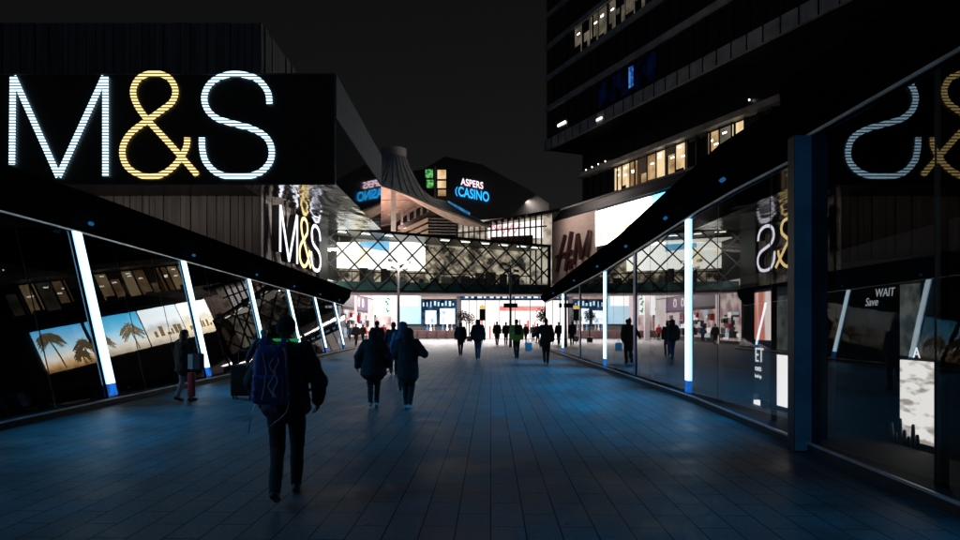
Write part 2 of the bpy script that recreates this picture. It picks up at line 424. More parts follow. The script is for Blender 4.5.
bm = B(); box(bm, -14.3, LX(Y1) - .9, Y1 - .1, Y1, .02, 2.9); obj('end_wall', bm, M['dark'], kl)
for y in bays[2:9]:
    zt = lerpt(LT, y); x = LX(y) - LEAN * zt
    bm = B(); slab(bm, [(x + .42, y - .07, zt + .16), (x + .42, y + .07, zt + .16), (x + .46, y + .07, zt + .19), (x + .46, y - .07, zt + .19)], (.02, 0, -.05)); obj('floodlight', bm, M['bluespot'], kl)

# ------------------------------------------------------------------ right kiosk
RT = [(-4, 4.25), (13, 4.25), (24, 3.76), (44, 3.28)]
RF = [(-4, 4.85), (6.2, 4.88), (12, 5.08), (15.8, 4.88), (20.5, 4.56), (24, 4.46), (39, 3.98), (45, 3.72)]
kr = thing('glass_kiosk', 'long dark kiosk with upright mirror-like glass and three lit strips, right of the walkway', 'kiosk', (6.5, 12, 0))
GXN, GXF, YS = 4.5, 4.93, 8.8
def kx(y): return lerpt([(-3, 3.86), (5.6, 4.28), (14, 4.80), (44, 4.86)], y)
yk = [-3, 5.6, 10, 14, 30, 44.5]
bm = B()
for a, b in zip(yk, yk[1:]):
    slab(bm, [(kx(a) - .02, a, 0), (kx(b) - .02, b, 0), (5.6, b, 0), (5.6, a, 0)], (0, 0, .12))
obj('plinth', bm, M['kerb'], kr)
bm = B()
for a, b in zip(yk, yk[1:]): bar(bm, (kx(a) - .025, a, .13), (kx(b) - .025, b, .13), .03, .03)
obj('kerb_rail', bm, M['trim'], kr)
def pane_r(x, a, b, m='glassR'):
    bm = B(); slab(bm, [(x, a + .015, .13), (x, b - .015, .13), (x, b - .015, lerpt(RT, b)), (x, a + .015, lerpt(RT, a))], (.012, 0, 0))
    obj('glass_pane', bm, M[m], kr)
def mull_r(x, y, w=.05):
    bm = B(); box(bm, x + .015, x + .1, y - w / 2, y + w / 2, .12, lerpt(RT, y) - .02); obj('mullion', bm, M['frame'], kr)
for a, b in ((-2.4, 1.5), (1.5, 4.2), (4.2, 6.25), (6.25, 8.55)): pane_r(GXN, a, b, 'glassN'); mull_r(GXN, b, .09)
yr = [8.9, 10.68, 13.0, 14.8, 16.4, 18.0, 19.7, 21.2, 22.8, 24.3, 26.2, 28.1, 30, 32, 34, 35.9, 38, 40, 42, 44.4]
for a, b in zip(yr, yr[1:]): pane_r(GXF, a, b)
for y in yr[1:-1]:
    if y not in (14.8, 19.7, 24.3, 30, 35.9): mull_r(GXF, y, .035)
def strip_r(x, y, lit):
    zt = lerpt(RT, y) - .02; hw = .135 if lit else .13
    bm = B(); box(bm, x + .05, x + .12, y - .16, y + .16, .12, zt); h = obj('strip_housing', bm, M['black'], kr)
    if lit:
        bm = B(); box(bm, x - .03, x + .045, y - hw, y + hw, .42, zt - .02); s = obj('light_strip', bm, M['strip'], kr)
        bm = B(); box(bm, x - .03, x + .045, y - hw, y + hw, .14, .41); obj('strip_end', bm, M['strip_dim'], s)
    else:
        bm = B(); box(bm, x - .03, x + .045, y - hw, y + hw, .14, zt - .02); obj('light_strip', bm, M['strip_off'], kr, label='unlit dull blue light strip')
bm = B(); box(bm, 4.285, 4.5, 8.555, 8.575, .02, 4.24); obj('corner_strip', bm, emis('unlit_diffuser_painted_glow', (.015, .09, .24), .1, 1, 1.5, (.01, .06, .18)), kr, label='unlit broad blue corner strip with a painted-in faint glow')  # strip is unlit; faint emission stands in for the blue it reflects
for y in (14.8, 24.3, 35.9): strip_r(GXF, y, True)
for y in (19.7, 30): strip_r(GXF, y, False)
bm = B(); box(bm, GXN + .03, GXF + .02, 8.78, 8.88, .13, 4.2); obj('return_panel', bm, M['black'], kr)
bm = B(); box(bm, 4.28, 4.52, 8.578, 8.76, .0, 4.24); obj('corner_fin', bm, M['black'], kr)
ysr = [-3, 2, 6.2, 8.75, 8.9, 12, 14, 15.8, 18, 20.5, 24, 30, 39, 45]
bm = B(); rows = []
for y in ysr:
    zt, zf = lerpt(RT, y), lerpt(RF, y); x = GXN if y < 9.2 else GXF
    x = lerpt([(8.75, GXN), (8.9, GXF)], y)
    rows.append([(x - .03, y, zt), (x - .3, y, zt + .25), (x - .35, y, zf), (x + 6, y, zf - .2), (x + 6, y, zt - .04), (x + .2, y, zt - .02)])
vv = [[bm.verts.new(p) for p in r] for r in rows]
for i in range(len(vv) - 1):
    for k in range(6): bm.faces.new((vv[i][k], vv[i + 1][k], vv[i + 1][(k + 1) % 6], vv[i][(k + 1) % 6]))
bm.faces.new(vv[0]); bm.faces.new(vv[-1][::-1])
obj('fascia', bm, M['fascia'], kr)
bm = B()
for a, b in zip(ysr, ysr[1:]):
    xa, xb = lerpt([(8.75, GXN), (8.9, GXF)], a), lerpt([(8.75, GXN), (8.9, GXF)], b)
    bar(bm, (xa - .05, a, lerpt(RT, a) - .02), (xb - .05, b, lerpt(RT, b) - .02), .03, .04)
obj('top_rail', bm, M['trim'], kr)
bm = B(); box(bm, 9.9, 10.0, -3, 45, .02, 3.2); obj('back_wall', bm, M['dark'], kr)
bm = B(); box(bm, 5.2, 9.8, 44.5, 44.6, .02, 3.1); obj('end_wall', bm, M['dark'], kr)
for y in (4.5, 12.0, 15.6, 19.7, 24.3, 30, 38):
    zt = lerpt(RT, y); x = (GXN if y < 9.2 else GXF)
    bm = B(); slab(bm, [(x - .30, y - .08, zt + .21), (x - .30, y + .08, zt + .21), (x - .25, y + .08, zt + .17), (x - .25, y - .08, zt + .17)], (-.03, 0, -.04)); obj('floodlight', bm, M['bluespot'], kr)

# blue floods under the fascias
for i, y in enumerate((5.5, 11, 16.7, 22.5, 28, 34, 40)):
    light('floodlight_beam', 'SPOT', (LX(y) - LEAN * lerpt(LT, y) + .75, y, lerpt(LT, y) + .1), (420 if y < 7 else 1050) if y < 15 else 1100, (.002, .31, .72), kl, target=(-4.6, y + .2, 0), spot_size=R(84), spot_blend=1, shadow_soft_size=.1)
for i, y in enumerate((4.5, 12.0, 15.6, 19.7, 24.3, 30, 38)):
    x = GXN if y < 9.2 else GXF
    light('floodlight_beam', 'SPOT', (x - .5, y, lerpt(RT, y) + .1), (260, 1150, 1750, 1700, 1600, 1300, 900)[i], (.002, .31, .72), kr, target=(2.3, y - .2, 0), spot_size=R(82), spot_blend=1, shadow_soft_size=.1)

# displays standing inside the right kiosk, just behind the glass
XI = 5.8
def iy(px): return XI * FPX / (px - CX)
def iz(px, py): return CZ + (HY - py) * iy(px) / FPX
M['postw'] = emis('backlit_white_poster', (1, .93, .88), 1.5)
M['postp'] = emis('backlit_pink_poster', (1, .82, .76), 1.0, var=1, scale=1.2, dark=(.75, .22, .15), stretch=(1, 4, .3), lo=.42, hi=.6)
M['postg'] = emis('dim_grey_poster', (.3, .33, .3), .28, var=1, scale=3, dark=(.08, .1, .1))
M['postd'] = mat('dark_poster', (.03, .04, .045), .4, var=.5, scale=6)
M['posttxt'] = emis('white_poster_letter', (.9, .92, .9), 1.1)
M['scene'] = emis('backlit_street_poster', (1, .92, .84), 1.1, var=1, scale=2.2, dark=(.4, .34, .28), stretch=(1, 1, 3.5), lo=.38, hi=.5)
def board(name, px0, px1, py0, py1, m, parent, d=0.0):
    # a thin upright panel parallel to the glass
    ya, yb = iy(px0), iy(px1); pm = (px0 + px1) / 2
    z1, z0 = iz(pm, py0), max(.16, iz(pm, py1))
    bm = B(); box(bm, XI + d, XI + d + .03, yb, ya, z0, z1); return obj(name, bm, m, parent)
d1 = thing('display_stand', 'backlit poster stand with pink and white panels and the letters ET behind the glass', 'display', (XI, 12.4, 0))
board('stand_frame', 753, 789, 288, 412, M['black'], d1, .04)
board('poster', 754.5, 770.5, 292, 340, M['postp'], d1); board('poster', 754.5, 770.5, 346, 408, M['postd'], d1)
board('poster', 773, 786.5, 296, 350, M['postg'], d1); board('poster', 773, 786.5, 355, 411, M['postw'], d1)
for tx, py, sz in (('ET', 362, .42), ('rants', 371, .17), ('level up', 378, .11)):
    textmesh('lettering', tx, sz, M['posttxt'], d1, frame_mtx(Vector((XI - .012, iy(755.5), iz(760, py))), (0, -1, 0), (0, 0, 1)), .004, xs=.85)
for k, (yy, hh) in enumerate(((12.3, .12), (12.9, .2), (12.6, .08))):
    bm = B(); box(bm, XI - .25, XI - .15, yy - .15, yy + .15, .13, .13 + hh); 
    tag(obj('shop_box', bm, M['postw'] if k == 2 else M['plastic']), ('small dark carton on the sill under the white poster', 'taller dark carton on the sill under the ET poster', 'flat white carton on the sill between two dark ones')[k], 'box', 'cartons on the sill under the ET stand')
d2 = thing('display_stand', 'poster stand with a pale street picture under a grey panel, nearest behind the glass', 'display', (XI, 8.4, 0))
board('stand_frame', 897, 937, 281, 450, M['black'], d2, .04)
board('poster', 900, 918, 284, 356, M['postg'], d2); board('poster', 920, 934, 284, 356, M['postd'], d2)
board('poster', 900, 933.5, 361, 443, M['scene'], d2)
textmesh('lettering', 'A', .2, M['posttxt'], d2, frame_mtx(Vector((XI - .012, iy(914), iz(920, 358))), (0, -1, 0), (0, 0, 1)), .004)
for k in range(7):
    yy = iy(902 + k * 4.4); h = (.22, .1, .3, .16, .09, .26, .14)[k]
    bm = B(); cone(bm, (XI - .14, yy, .14), (XI - .14, yy, .14 + h), .035, .02, 8)
    tag(obj('bottle', bm, M['plastic'], smooth=True), ('squat dark bottle at the left end of the row under the street picture', 'second dark bottle from the left under the street picture', 'tallest dark bottle under the street picture', 'middle dark bottle of the row under the street picture', 'shortest dark bottle under the street picture', 'tall slim bottle near the right end under the street picture', 'dark bottle at the right end of the row under the street picture')[k], 'bottle', 'bottles under the street picture')
g1 = thing('window_lettering', 'white handwritten words WAIT and Save on the dark glass', 'lettering', (4.52, 9, 2))
M['chalk'] = emis('dim_white_lettering', (.6, .66, .7), .5)
def gz(px, py, X=5.2): return Vector((X, X * FPX / (px - CX), CZ + (HY - py) * X / (px - CX)))
textmesh('lettering', 'WAIT', .15, M['chalk'], g1, frame_mtx(gz(875, 297), (0, -1, 0), (0, 0, 1)), .002, shear=.15)
textmesh('lettering', 'Save', .15, M['chalk'], g1, frame_mtx(gz(865, 306), (0, -1, 0), (0, 0, 1)), .002, shear=.3)

# ------------------------------------------------------------------ department store on the left
YB, YW, XW = 34.0, 38.0, -12.6
store = thing('department_store', 'dark ribbed department store with an overhanging sign box at left', 'building', (-20, 38, 0))
bm = B(); box(bm, -60, XW - .3, YW, 80, 0, 19.6); obj('wall', bm, M['dark'], store)
bm = B()
x = -44.0
while x < XW - .05:
    w = random.uniform(.35, .6); d = random.choice((.06, .1, .14)); box(bm, x, min(x + w - .05, XW), YW - .1 - d, YW - .01, 3, 19.55); x += w
obj('cladding', bm, M['clad'], store)
bm = B(); y = YW + .01
while y < 53.2:
    w = random.uniform(.35, .6); d = random.choice((.1, .14, .18)); box(bm, XW - .29, XW - .14 + d, y, y + w - .05, 4.6, 19.55); y += w
obj('side_cladding', bm, M['clad'], store)
# sign box
bx1 = P(335, 0, YB).x; bz0, bz1 = P(0, 183.5, YB).z, P(0, 75, YB).z
bm = B(); box(bm, -40, bx1, YB, YB + .3, bz0, bz1); obj('sign_board', bm, M['black'], store)
bm = B(); box(bm, bx1 - .02, bx1 + .02, YB + .02, 50.5, bz0 + .02, bz1 - .4)
obj('box_side', bm, M['boxside'], store)
bm = B(); box(bm, -40, bx1 - .04, YB + .31, 50.5, bz0 + .1, bz1); obj('box_body', bm, M['black'], store)
bm = B(); box(bm, bx1 - .01, bx1 + .07, YB + .02, 50.5, bz1 - 2.25, bz1 + .05); obj('side_parapet', bm, M['concrete'], store)
bm = B(); n = 24
for i in range(10):
    for k in range(10):
        xa = XW + (bx1 - XW) * i / 10; xb = XW + (bx1 - XW) * (i + 1) / 10; ya = YB + .3 + (50.4 - YB) * k / 10; yb = YB + .3 + (50.4 - YB) * (k + 1) / 10
        quad(bm, (xa, ya, bz0 + .05), (xb, ya, bz0 + .05), (xb, yb, bz0 + .05), (xa, yb, bz0 + .05))
bmesh.ops.remove_doubles(bm, verts=bm.verts, dist=.001)
for v in bm.verts: v.co.z += random.uniform(-.03, .02)
obj('soffit', bm, M['soffit'], store)
bm = B()
for (x0, x1, z0, z1) in ((-40, bx1, bz1, bz1 + .08), (-40, bx1, bz0 - .08, bz0), (bx1 - .06, bx1 + .03, bz0, bz1)): box(bm, x0, x1, YB - .05, YB + .02, z0, z1)
bm2 = bm; obj('sign_board_edge', bm2, M['grey'], store)
bm = B(); box(bm, XW - .3, XW + .3, 50.6, 53.5, 4.8, 10.4); 
obj('bridge_landing', bm, M['black'], store)
Mst = [[(13, 165), (14, 77)], [(14.5, 77), (59.5, 177)], [(59.5, 177), (105.5, 77)], [(106.5, 77), (106.5, 177)]]
AMP = catmull([(198, 175.5), (172, 146), (148, 120), (137, 104), (134, 90), (141, 78), (155, 74), (169, 78), (176, 90), (173, 102), (162, 111), (148, 121), (132, 133), (124, 146), (124, 159), (131, 170), (147, 177), (162, 175), (174, 167), (182, 157), (187, 147), (188, 138)], 5)
SS = catmull([(270, 104), (268, 92), (258, 80), (242, 75), (225, 76), (211, 84), (205, 97), (208, 110), (218, 119), (234, 124), (252, 129), (266, 137), (272, 149), (270, 163), (258, 174), (238, 177), (219, 174), (207, 163), (203, 150), (202.5, 138)], 5)
def big(u, v, d): return P(u, v, YB) - Vector((0, d, 0))
sg = thing('shop_sign', 'huge M&S sign in striped white and yellow light on the black board', 'sign', (P(140, 183, YB).x, YB - .1, bz0))
def letters(parent, fn, w, m1, m2, d0, d1, ret=None):
    for nme, strokes, m in (('letter_m', Mst, m1), ('ampersand', [AMP], m2), ('letter_s', [SS], m1)):
        bm = B()
        for k, s in enumerate(strokes): ribbon(bm, s, w, fn, d0 + k * .006, d1 + k * .006)
        o = obj(nme, bm, m, parent)
        if ret:
            bm = B()
            for k, s in enumerate(strokes): ribbon(bm, s, w * 1.25, fn, ret[0], ret[1] + k * .006)
            obj('letter_return', bm, ret[2], o)
letters(sg, big, 5.8, M['ledwhite'], M['ledyellow'], .06, .1)
light('cladding_fill', 'AREA', (bx1 - .5, 45, bz0 - .15), 750, (1, .88, .8), store, target=(XW, 46.5, 6.5), shape='RECTANGLE', size=10, size_y=.3)  # added fill lamp to brighten the side cladding, no real fitting
light('cladding_fill', 'AREA', (-18, YB + .6, bz0 - .1), 60, (1, .88, .8), store, target=(-18, YW, 5.5), shape='RECTANGLE', size=12, size_y=.3)  # second added fill, lifts the front cladding below the sign board
# small sign on the side wall: a frame 6.6 m long facing the walkway
sy0, sy1 = 43.3, 51.6; sz_top, sz_h = 10.15, 5.0
def small(u, v, d):
    t = (u - 9) / 266.0; yy = sy0 + (sy1 - sy0) * t
    return Vector((XW + .1 + d, yy, sz_top - .2 - (v - 74) / 104.0 * sz_h))
def _yy(px): return (XW + .7) * FPX / (px - CX)
sy0, sy1 = _yy(279), _yy(320.5)
sg2 = thing('shop_sign', 'smaller deep-sided M&S sign glowing on the ribbed side wall', 'sign', (XW + .3, 44, 5.6))
sz_top, sz_h = 9.3, 3.35
letters(sg2, small, 7, M['neonwhite'], M['neonyellow'], .62, .64, (.2, .6, M['black']))

# ------------------------------------------------------------------ shop fronts: side parade and mall under the bridge
def tilemat(name, a, b, st, scale=1.5, dark=(.1, .05, .05), stretch=(1, 1, 1), lo=.4, hi=.6): return emis(name, a, st, 1, scale, dark, stretch=stretch, lo=lo, hi=hi)
M['m_purple'] = mat('purple_black_panel', (.05, .02, .05), .5)
M['m_cream'] = emis('cream_lit_wall', (1, .93, .92), 1.15, 1, .5, (.88, .76, .73))
M['m_mixed'] = emis('busy_lit_shelves', (1, .82, .78), 1.2, 1, .9, (.5, .32, .32), lo=.4, hi=.6)
M['m_white'] = emis('white_lit_display', (1, .98, .98), 1.7)
M['m_pink'] = emis('pinkish_lit_column', (1, .8, .82), 1.15)
M['m_green'] = emis('green_leaf_graphic', (.05, .55, .22), .9)
M['m_blue'] = emis('pale_blue_display', (.62, .86, 1), 1.25, 1, .35, (.25, .6, .95), stretch=(1, 1, .6), lo=.3, hi=.55)
M['m_dblue'] = emis('dark_blue_display', (.10, .24, .5), .35, 1, 1.2, (.01, .03, .09), lo=.4, hi=.62)
M['m_warm'] = emis('warm_white_shop_interior', (1, .9, .86), 1.7, 1, .9, (.97, .82, .76), lo=.36, hi=.55)
M['m_red'] = emis('red_lit_band', (1, .25, .22), 1.0, 1, 2, (.9, .4, .4))
M['m_signtext'] = emis('white_sign_text', (.8, .9, 1), 1.1)
M['m_soft'] = mat('pinkish_white_soffit', (.72, .6, .58), .6)
par = thing('shop_parade', 'row of busy lit shop fronts below the smaller M&S sign', 'shop', (XW, 66, 0))
bm = B(); box(bm, XW - .5, XW - .31 + .3, 53.6, 80.4, 0, 10.5); obj('wall', bm, M['dark'], par)
def pf(y0, y1, z0, z1, m, nme='shop_window', d=.05):
    bm = B(); box(bm, XW + .0, XW + d, y0, y1, z0, z1); return obj(nme, bm, m, par)
pf(53.8, 80, 4.9, 5.6, M['m_cream'], 'fascia_panel', .12)
pf(54, 58.5, .3, 4.6, M['m_mixed']); pf(58.9, 59.4, 0, 4.8, M['m_pink'], 'pilaster', .15)
pf(59.6, 66.5, .5, 3.2, M['m_mixed']); pf(59.6, 66.5, 3.5, 4.8, M['m_purple'], 'shop_fascia')
pf(66.8, 67.5, 0, 4.8, M['m_pink'], 'pilaster', .15)
fa = pf(67.8, 75, 3.3, 4.8, M['m_purple'], 'shop_fascia')
for yy in (69, 71.6):   # two round pale glyphs
    bm = B(); ribbon(bm, [(math.cos(a) * .45, math.sin(a) * .45) for a in [R(k * 30) for k in range(-2, 9)]], .16, lambda u, v, d, yy=yy: Vector((XW + .06 + d, yy + u, 4.1 + v)), 0, .03); obj('fascia_glyph', bm, M['m_white'], fa)
pf(67.8, 75, .5, 3.1, M['m_mixed']); pf(75.3, 79.8, .1, 4.8, M['m_cream'], 'wall_panel')
for (a_, b_) in ((54, 58.5), (59.6, 66.5), (67.8, 75)):
    for q_ in range(20):
        yy = random.uniform(a_, b_ - .9); zz = random.uniform(.4, 2.5)
        bm = B(); d_ = random.uniform(.08, .4); box(bm, XW + .06, XW + .06 + d_, yy, yy + random.uniform(.2, 1.1), zz, zz + random.uniform(.15, .8)); obj('shop_goods', bm, M[('cred', 'plastic', 'm_white', 'cbrown', 'cblue', 'm_pink', 'plastic', 'm_blue')[q_ % 8]], par)

YM = 80.0
mall = thing('shopping_mall', 'brightly lit shopping mall frontage seen beneath the glazed bridge', 'building', (-2, YM, 0))
bm = B(); box(bm, -12.4, 9.5, YM + .1, YM + 14, 0, 10.2); obj('wall', bm, M['dark'], mall)
def mf(px0, px1, py0, py1, m, nme='shop_window', d=.1, parent=None, label=None):
    a = P(px0, py1, YM); b = P(px1, py0, YM)
    bm = B(); box(bm, a.x, b.x, YM + .05 - d, YM + .09 , max(.02, a.z), b.z); return obj(nme, bm, m, parent or mall, label=label)
mf(376, 392.5, 291, 341, M['m_cream'], 'wall_panel', .05)
f = mf(371.5, 390, 293, 315, M['m_white'], 'light_box', .5)
bm = B()
for k in range(16):   # leafy green edge of the light box picture
    a = P(random.choice((372.6, 388.2, 388.6, 387.2)) + random.uniform(-.9, .9), random.uniform(294, 314), YM - .52)
    r = random.uniform(.12, .3); an = random.uniform(0, 3)
    slab(bm, [a + Vector((math.cos(an + t) * r * s_, 0, math.sin(an + t) * r * s_)) for t, s_ in ((0, 1), (1.6, .5), (3.14, 1), (4.7, .5))], (0, .03, 0))
obj('leaf_picture', bm, M['m_green'], f)
mf(375, 391, 317, 339, M['m_mixed']); mf(392.5, 400.5, 291, 340, M['m_pink'], 'pilaster', .4)
mf(394.8, 396.2, 300, 324, M['m_blue'], 'slim_screen', .45)
mf(400.5, 421, 292, 324, M['m_blue'], 'display_window', .3); mf(400.5, 419, 292, 306, M['m_white'], 'light_box', .4)
mf(421, 458, 291, 299, M['beige'], 'wall_panel', .3)
f = mf(422, 457, 300, 325, M['m_dblue'], 'display_window', .2)
M['m_glow'] = emis('soft_white_glow', (.9, .96, 1), 1.5, 1, 1.3, (.2, .4, .7), lo=.35, hi=.5)
for a, b, c, d_ in ((425.5, 436.5, 309, 324), (440, 455, 307, 324)):
    g = mf(a, b, c + 1.5, d_, M['m_glow'], 'lit_niche', .28, f)
    for q_ in range(3):
        xx = P(a + (b - a) * (.2 + .3 * q_), 0, YM).x
        bm = B(); cone(bm, (xx, YM - .5, .35), (xx, YM - .5, 1.2), .1, .16, 10); cone(bm, (xx, YM - .5, 1.2), (xx, YM - .5, 1.45), .16, .06, 10); cone(bm, (xx, YM - .5, 1.6), (xx, YM - .5, 1.68), .1, .1, 10); obj('mannequin', bm, M[('cblue', 'white', 'grey')[q_]], f)
for k in range(9):
    a = 423 + k * 3.7; mf(a, a + random.uniform(1, 2.4), random.uniform(301, 304), random.uniform(305, 307.5), M['m_blue'], 'graphic_patch', .24, f)
mf(457, 460.5, 291, 340, M['black'], 'pilaster', .5)
f = mf(460.5, 560, 294, 299.5, M['m_dblue'], 'sign_band', .6)
for k in range(13):
    x0 = P(465 + k * 6.2, 0, YM).x; bm = B(); box(bm, x0, x0 + random.uniform(.25, .6), YM - .6, YM - .56, 5.15 - .12, 5.15 + .1); obj('sign_mark', bm, M['m_signtext'], f)
for a, b in ((461, 469), (469, 476.5), (476.5, 485), (485, 499.5), (499.5, 515), (515, 530), (530, 545), (545, 560)):
    f = mf(a + .35, b - .35, 300.5, 339, M['m_warm'])
    if a >= 499: mf(a + .5, b - .5, 306, 311, M['m_red'], 'red_band', .16, f)
for x_ in (461, 469, 476.5, 485, 499.5, 515, 530, 545): mf(x_ - .35, x_ + .35, 300, 340, M['frame'], 'mullion', .25)
for px_ in (466, 481, 489, 494, 505, 509, 519, 524, 527, 534, 540):
    mf(px_, px_ + random.uniform(.8, 2.2), random.uniform(316, 326), random.uniform(334, 339), random.choice((M['cbrown'], M['cred'], M['plastic'])), 'shop_fitting', .3)
# canopy slab that carries the plaza down-lights in front of the mall
bm = B(); box(bm, -12.3, 14, 66, YM - .7, 5.75, 5.95); obj('canopy', bm, M['m_soft'], mall)
for xx in (-10.5, -7, -3.5, 0, 3.5, 7, 10.5):
    for yy in (68.5, 74.5):
        bm = B(); cone(bm, (xx, yy, 5.70), (xx, yy, 5.74), .25, .25, 14, ends=False); obj('ceiling_lamp', bm, M['lampwhite'], mall)
light('mall_light', 'AREA', (-.5, 72, 5.6), 10000, (1, .92, .90), mall, rot=(0, 0, 0), shape='RECTANGLE', size=22, size_y=9)

# ------------------------------------------------------------------ glazed bridge
bl, br = Vector((-12.9, 54, 0)), Vector((7.2, 63, 0)); bd = (br - bl); BL = bd.length; bu = bd.normalized(); bn = Vector((-bu.y, bu.x, 0))  # bn points away
def bp_(s, z, d=0.0): return bl + bu * s + bn * d + Vector((0, 0, z))
def bz(s, a, b): return a + (b - a) * s / BL
br_ = thing('glazed_bridge', 'enclosed glass footbridge with a black diamond lattice across the street', 'bridge', (bl + bd / 2)[:])
bot = lambda s: bz(s, 4.75, 4.95); top = lambda s: bz(s, 9.85, 9.35)
bm = B(); slab(bm, [bp_(0, bot(0) - .28, -.05), bp_(BL, bot(BL) - .28, -.05), bp_(BL, bot(BL) - .28, 5), bp_(0, bot(0) - .28, 5)], (0, 0, .2)); obj('soffit', bm, M['m_soft'], br_)
bm = B(); slab(bm, [bp_(0, bot(0) - .07, 0), bp_(BL, bot(BL) - .07, 0), bp_(BL, bot(BL) - .07, 5), bp_(0, bot(0) - .07, 5)], (0, 0, .75)); obj('deck', bm, M['grey'], br_)
bm = B(); slab(bm, [bp_(0, top(0), -.1), bp_(BL, top(BL), -.1), bp_(BL, top(BL), 5), bp_(0, top(0), 5)], (0, 0, .25)); obj('roof', bm, M['black'], br_)
bm = B(); slab(bm, [bp_(0, bot(0) + .7, -.08), bp_(BL, bot(BL) + .7, -.08), bp_(BL, top(BL) - .02, -.08), bp_(0, top(0) - .02, -.08)], bn * .02); obj('glass', bm, M['glassB'], br_)
M['tealglass'] = mat('teal_glass_band', (.06, .17, .16), .15, var=.4, scale=.5, spec=.8)
bm = B(); slab(bm, [bp_(0, bot(0) - .05, -.1), bp_(BL, bot(BL) - .05, -.1), bp_(BL, bot(BL) + .68, -.1), bp_(0, bot(0) + .68, -.1)], bn * .05); obj('lower_band', bm, M['tealglass'], br_)
bm = B(); H_ = 5.1; run = 4.9; sp = 2.08
for sgn in (1, -1):
    k = -8
    while k < 22:
        s0 = k * sp + .6; s1 = s0 + sgn * run
        k += 1
        # clip to 0..BL
        t0, t1 = 0.0, 1.0
        for lim, side in ((0, 1), (BL, -1)):
            da, db = (s0 - lim) * side, (s1 - lim) * side
            if da < 0 and db < 0: t1 = -1; break
            if da < 0: t0 = max(t0, da / (da - db))
            elif db < 0: t1 = min(t1, da / (da - db))
        if t1 - t0 < .05: continue
        sa, sb = s0 + (s1 - s0) * t0, s0 + (s1 - s0) * t1
        za, zb = bot(sa) + (top(sa) - bot(sa)) * t0, bot(sb) + (top(sb) - bot(sb)) * t1
        bar(bm, bp_(sa, za, -.2 - .03 * sgn), bp_(sb, zb, -.2 - .03 * sgn), .125, .1, up=bn)
obj('lattice', bm, M['black'], br_)
bm = B()
for sgn in (1, -1):
    for k in range(0, 9):
        s0 = 1.2 + k * 2.08 + (4.0 if sgn < 0 else 0); s1 = s0 + sgn * 4.0
        if max(s0, s1) > BL: continue
        bar(bm, bp_(s0, 5.6, 4.3 - .05 * sgn), bp_(s1, 9.3, 4.3 - .05 * sgn), .2, .1, up=bn)
obj('rear_lattice', bm, M['louvre'], br_)
bm = B()
for s in (0, BL): bar(bm, bp_(s, bot(s) - .2, -.2), bp_(s, top(s) + .2, -.2), .3)
bar(bm, bp_(0, top(0) + .06, -.22), bp_(BL, top(BL) + .06, -.22), .25, .2); bar(bm, bp_(0, bot(0) - .12, -.22), bp_(BL, bot(BL) - .12, -.22), .16, .12)
obj('edge_beam', bm, M['black'], br_)
# inside: back glazing posts, ceiling with lamps, hoarding screen
M['b_in'] = emis('bridge_back_wall_lit', (.95, .78, .58), .6, 1, .9, (.05, .045, .035), stretch=(1, 1, 1.2), lo=.40, hi=.60)
M['b_screen'] = emis('bridge_white_screen', (1, .97, .92), 2.0, 1, .5, (1, .82, .55), lo=.35, hi=.5)
M['b_blue'] = emis('bridge_sky_blue_panel', (.2, .62, 1), 1.1, 1, .5, (.55, .8, 1))
bm = B(); slab(bm, [bp_(0, bot(0) + .75, 4.6), bp_(BL, bot(BL) + .75, 4.6), bp_(BL, top(BL), 4.6), bp_(0, top(0), 4.6)], bn * .1); obj('back_wall', bm, M['b_in'], br_)
def scr(s0, s1, z0, z1, z2, z3, m, nme, d=3.9):
    bm = B(); slab(bm, [bp_(s0, z0, d), bp_(s1, z1, d), bp_(s1, z3, d), bp_(s0, z2, d)], bn * .06); return obj(nme, bm, m, br_)
scr(1.4, 10.6, 6.9, 6.9, 9.2, 9.75, M['b_screen'], 'screen'); scr(4.2, 7.0, 8.9, 8.6, 9.4, 9.6, M['b_blue'], 'screen', 3.86)
scr(.6, 2.0, 5.6, 5.6, 9.0, 9.2, M['m_cream'], 'wall_panel')
for k in range(26):
    s = random.uniform(1.5, 21.3); w_ = random.uniform(.3, 1.4); h_ = random.uniform(.6, 1.6)
    if k < 13 and s < 10.6: s += 10.5
    if s + w_ > BL: continue
    scr(s, s + w_, 5.5, 5.5, 5.5 + h_, 5.5 + h_, M[('cblack', 'plastic', 'cbrown', 'grey')[k % 4]], 'shelf_unit', 3.5 + k * .012)
for s in (1.5, 3.5, 5.5, 11, 13, 15, 17, 19, 20.6):
    bm = B(); slab(bm, [bp_(s, top(s) - .08, .6), bp_(s + .9, top(s) - .08, .6), bp_(s + .9, top(s) - .08, .85), bp_(s, top(s) - .08, .85)], (0, 0, .03)); obj('ceiling_lamp', bm, M['lampwhite'], br_)
bm = B()
for s in range(0, 22, 1): bar(bm, bp_(s + .3, bot(s) + .65, 3.2), bp_(s + .3, bot(s) + 1.75, 3.2), .05)
bar(bm, bp_(0, 6.55, 3.2), bp_(BL, 6.7, 3.2), .12, .1)
obj('handrail', bm, M['frame'], br_)
light('bridge_light', 'AREA', bp_(BL / 2, 9.3, 2.4)[:], 260, (1, .92, .8), br_, rot=(0, 0, math.atan2(bu.y, bu.x)), shape='RECTANGLE', size=20, size_y=3)

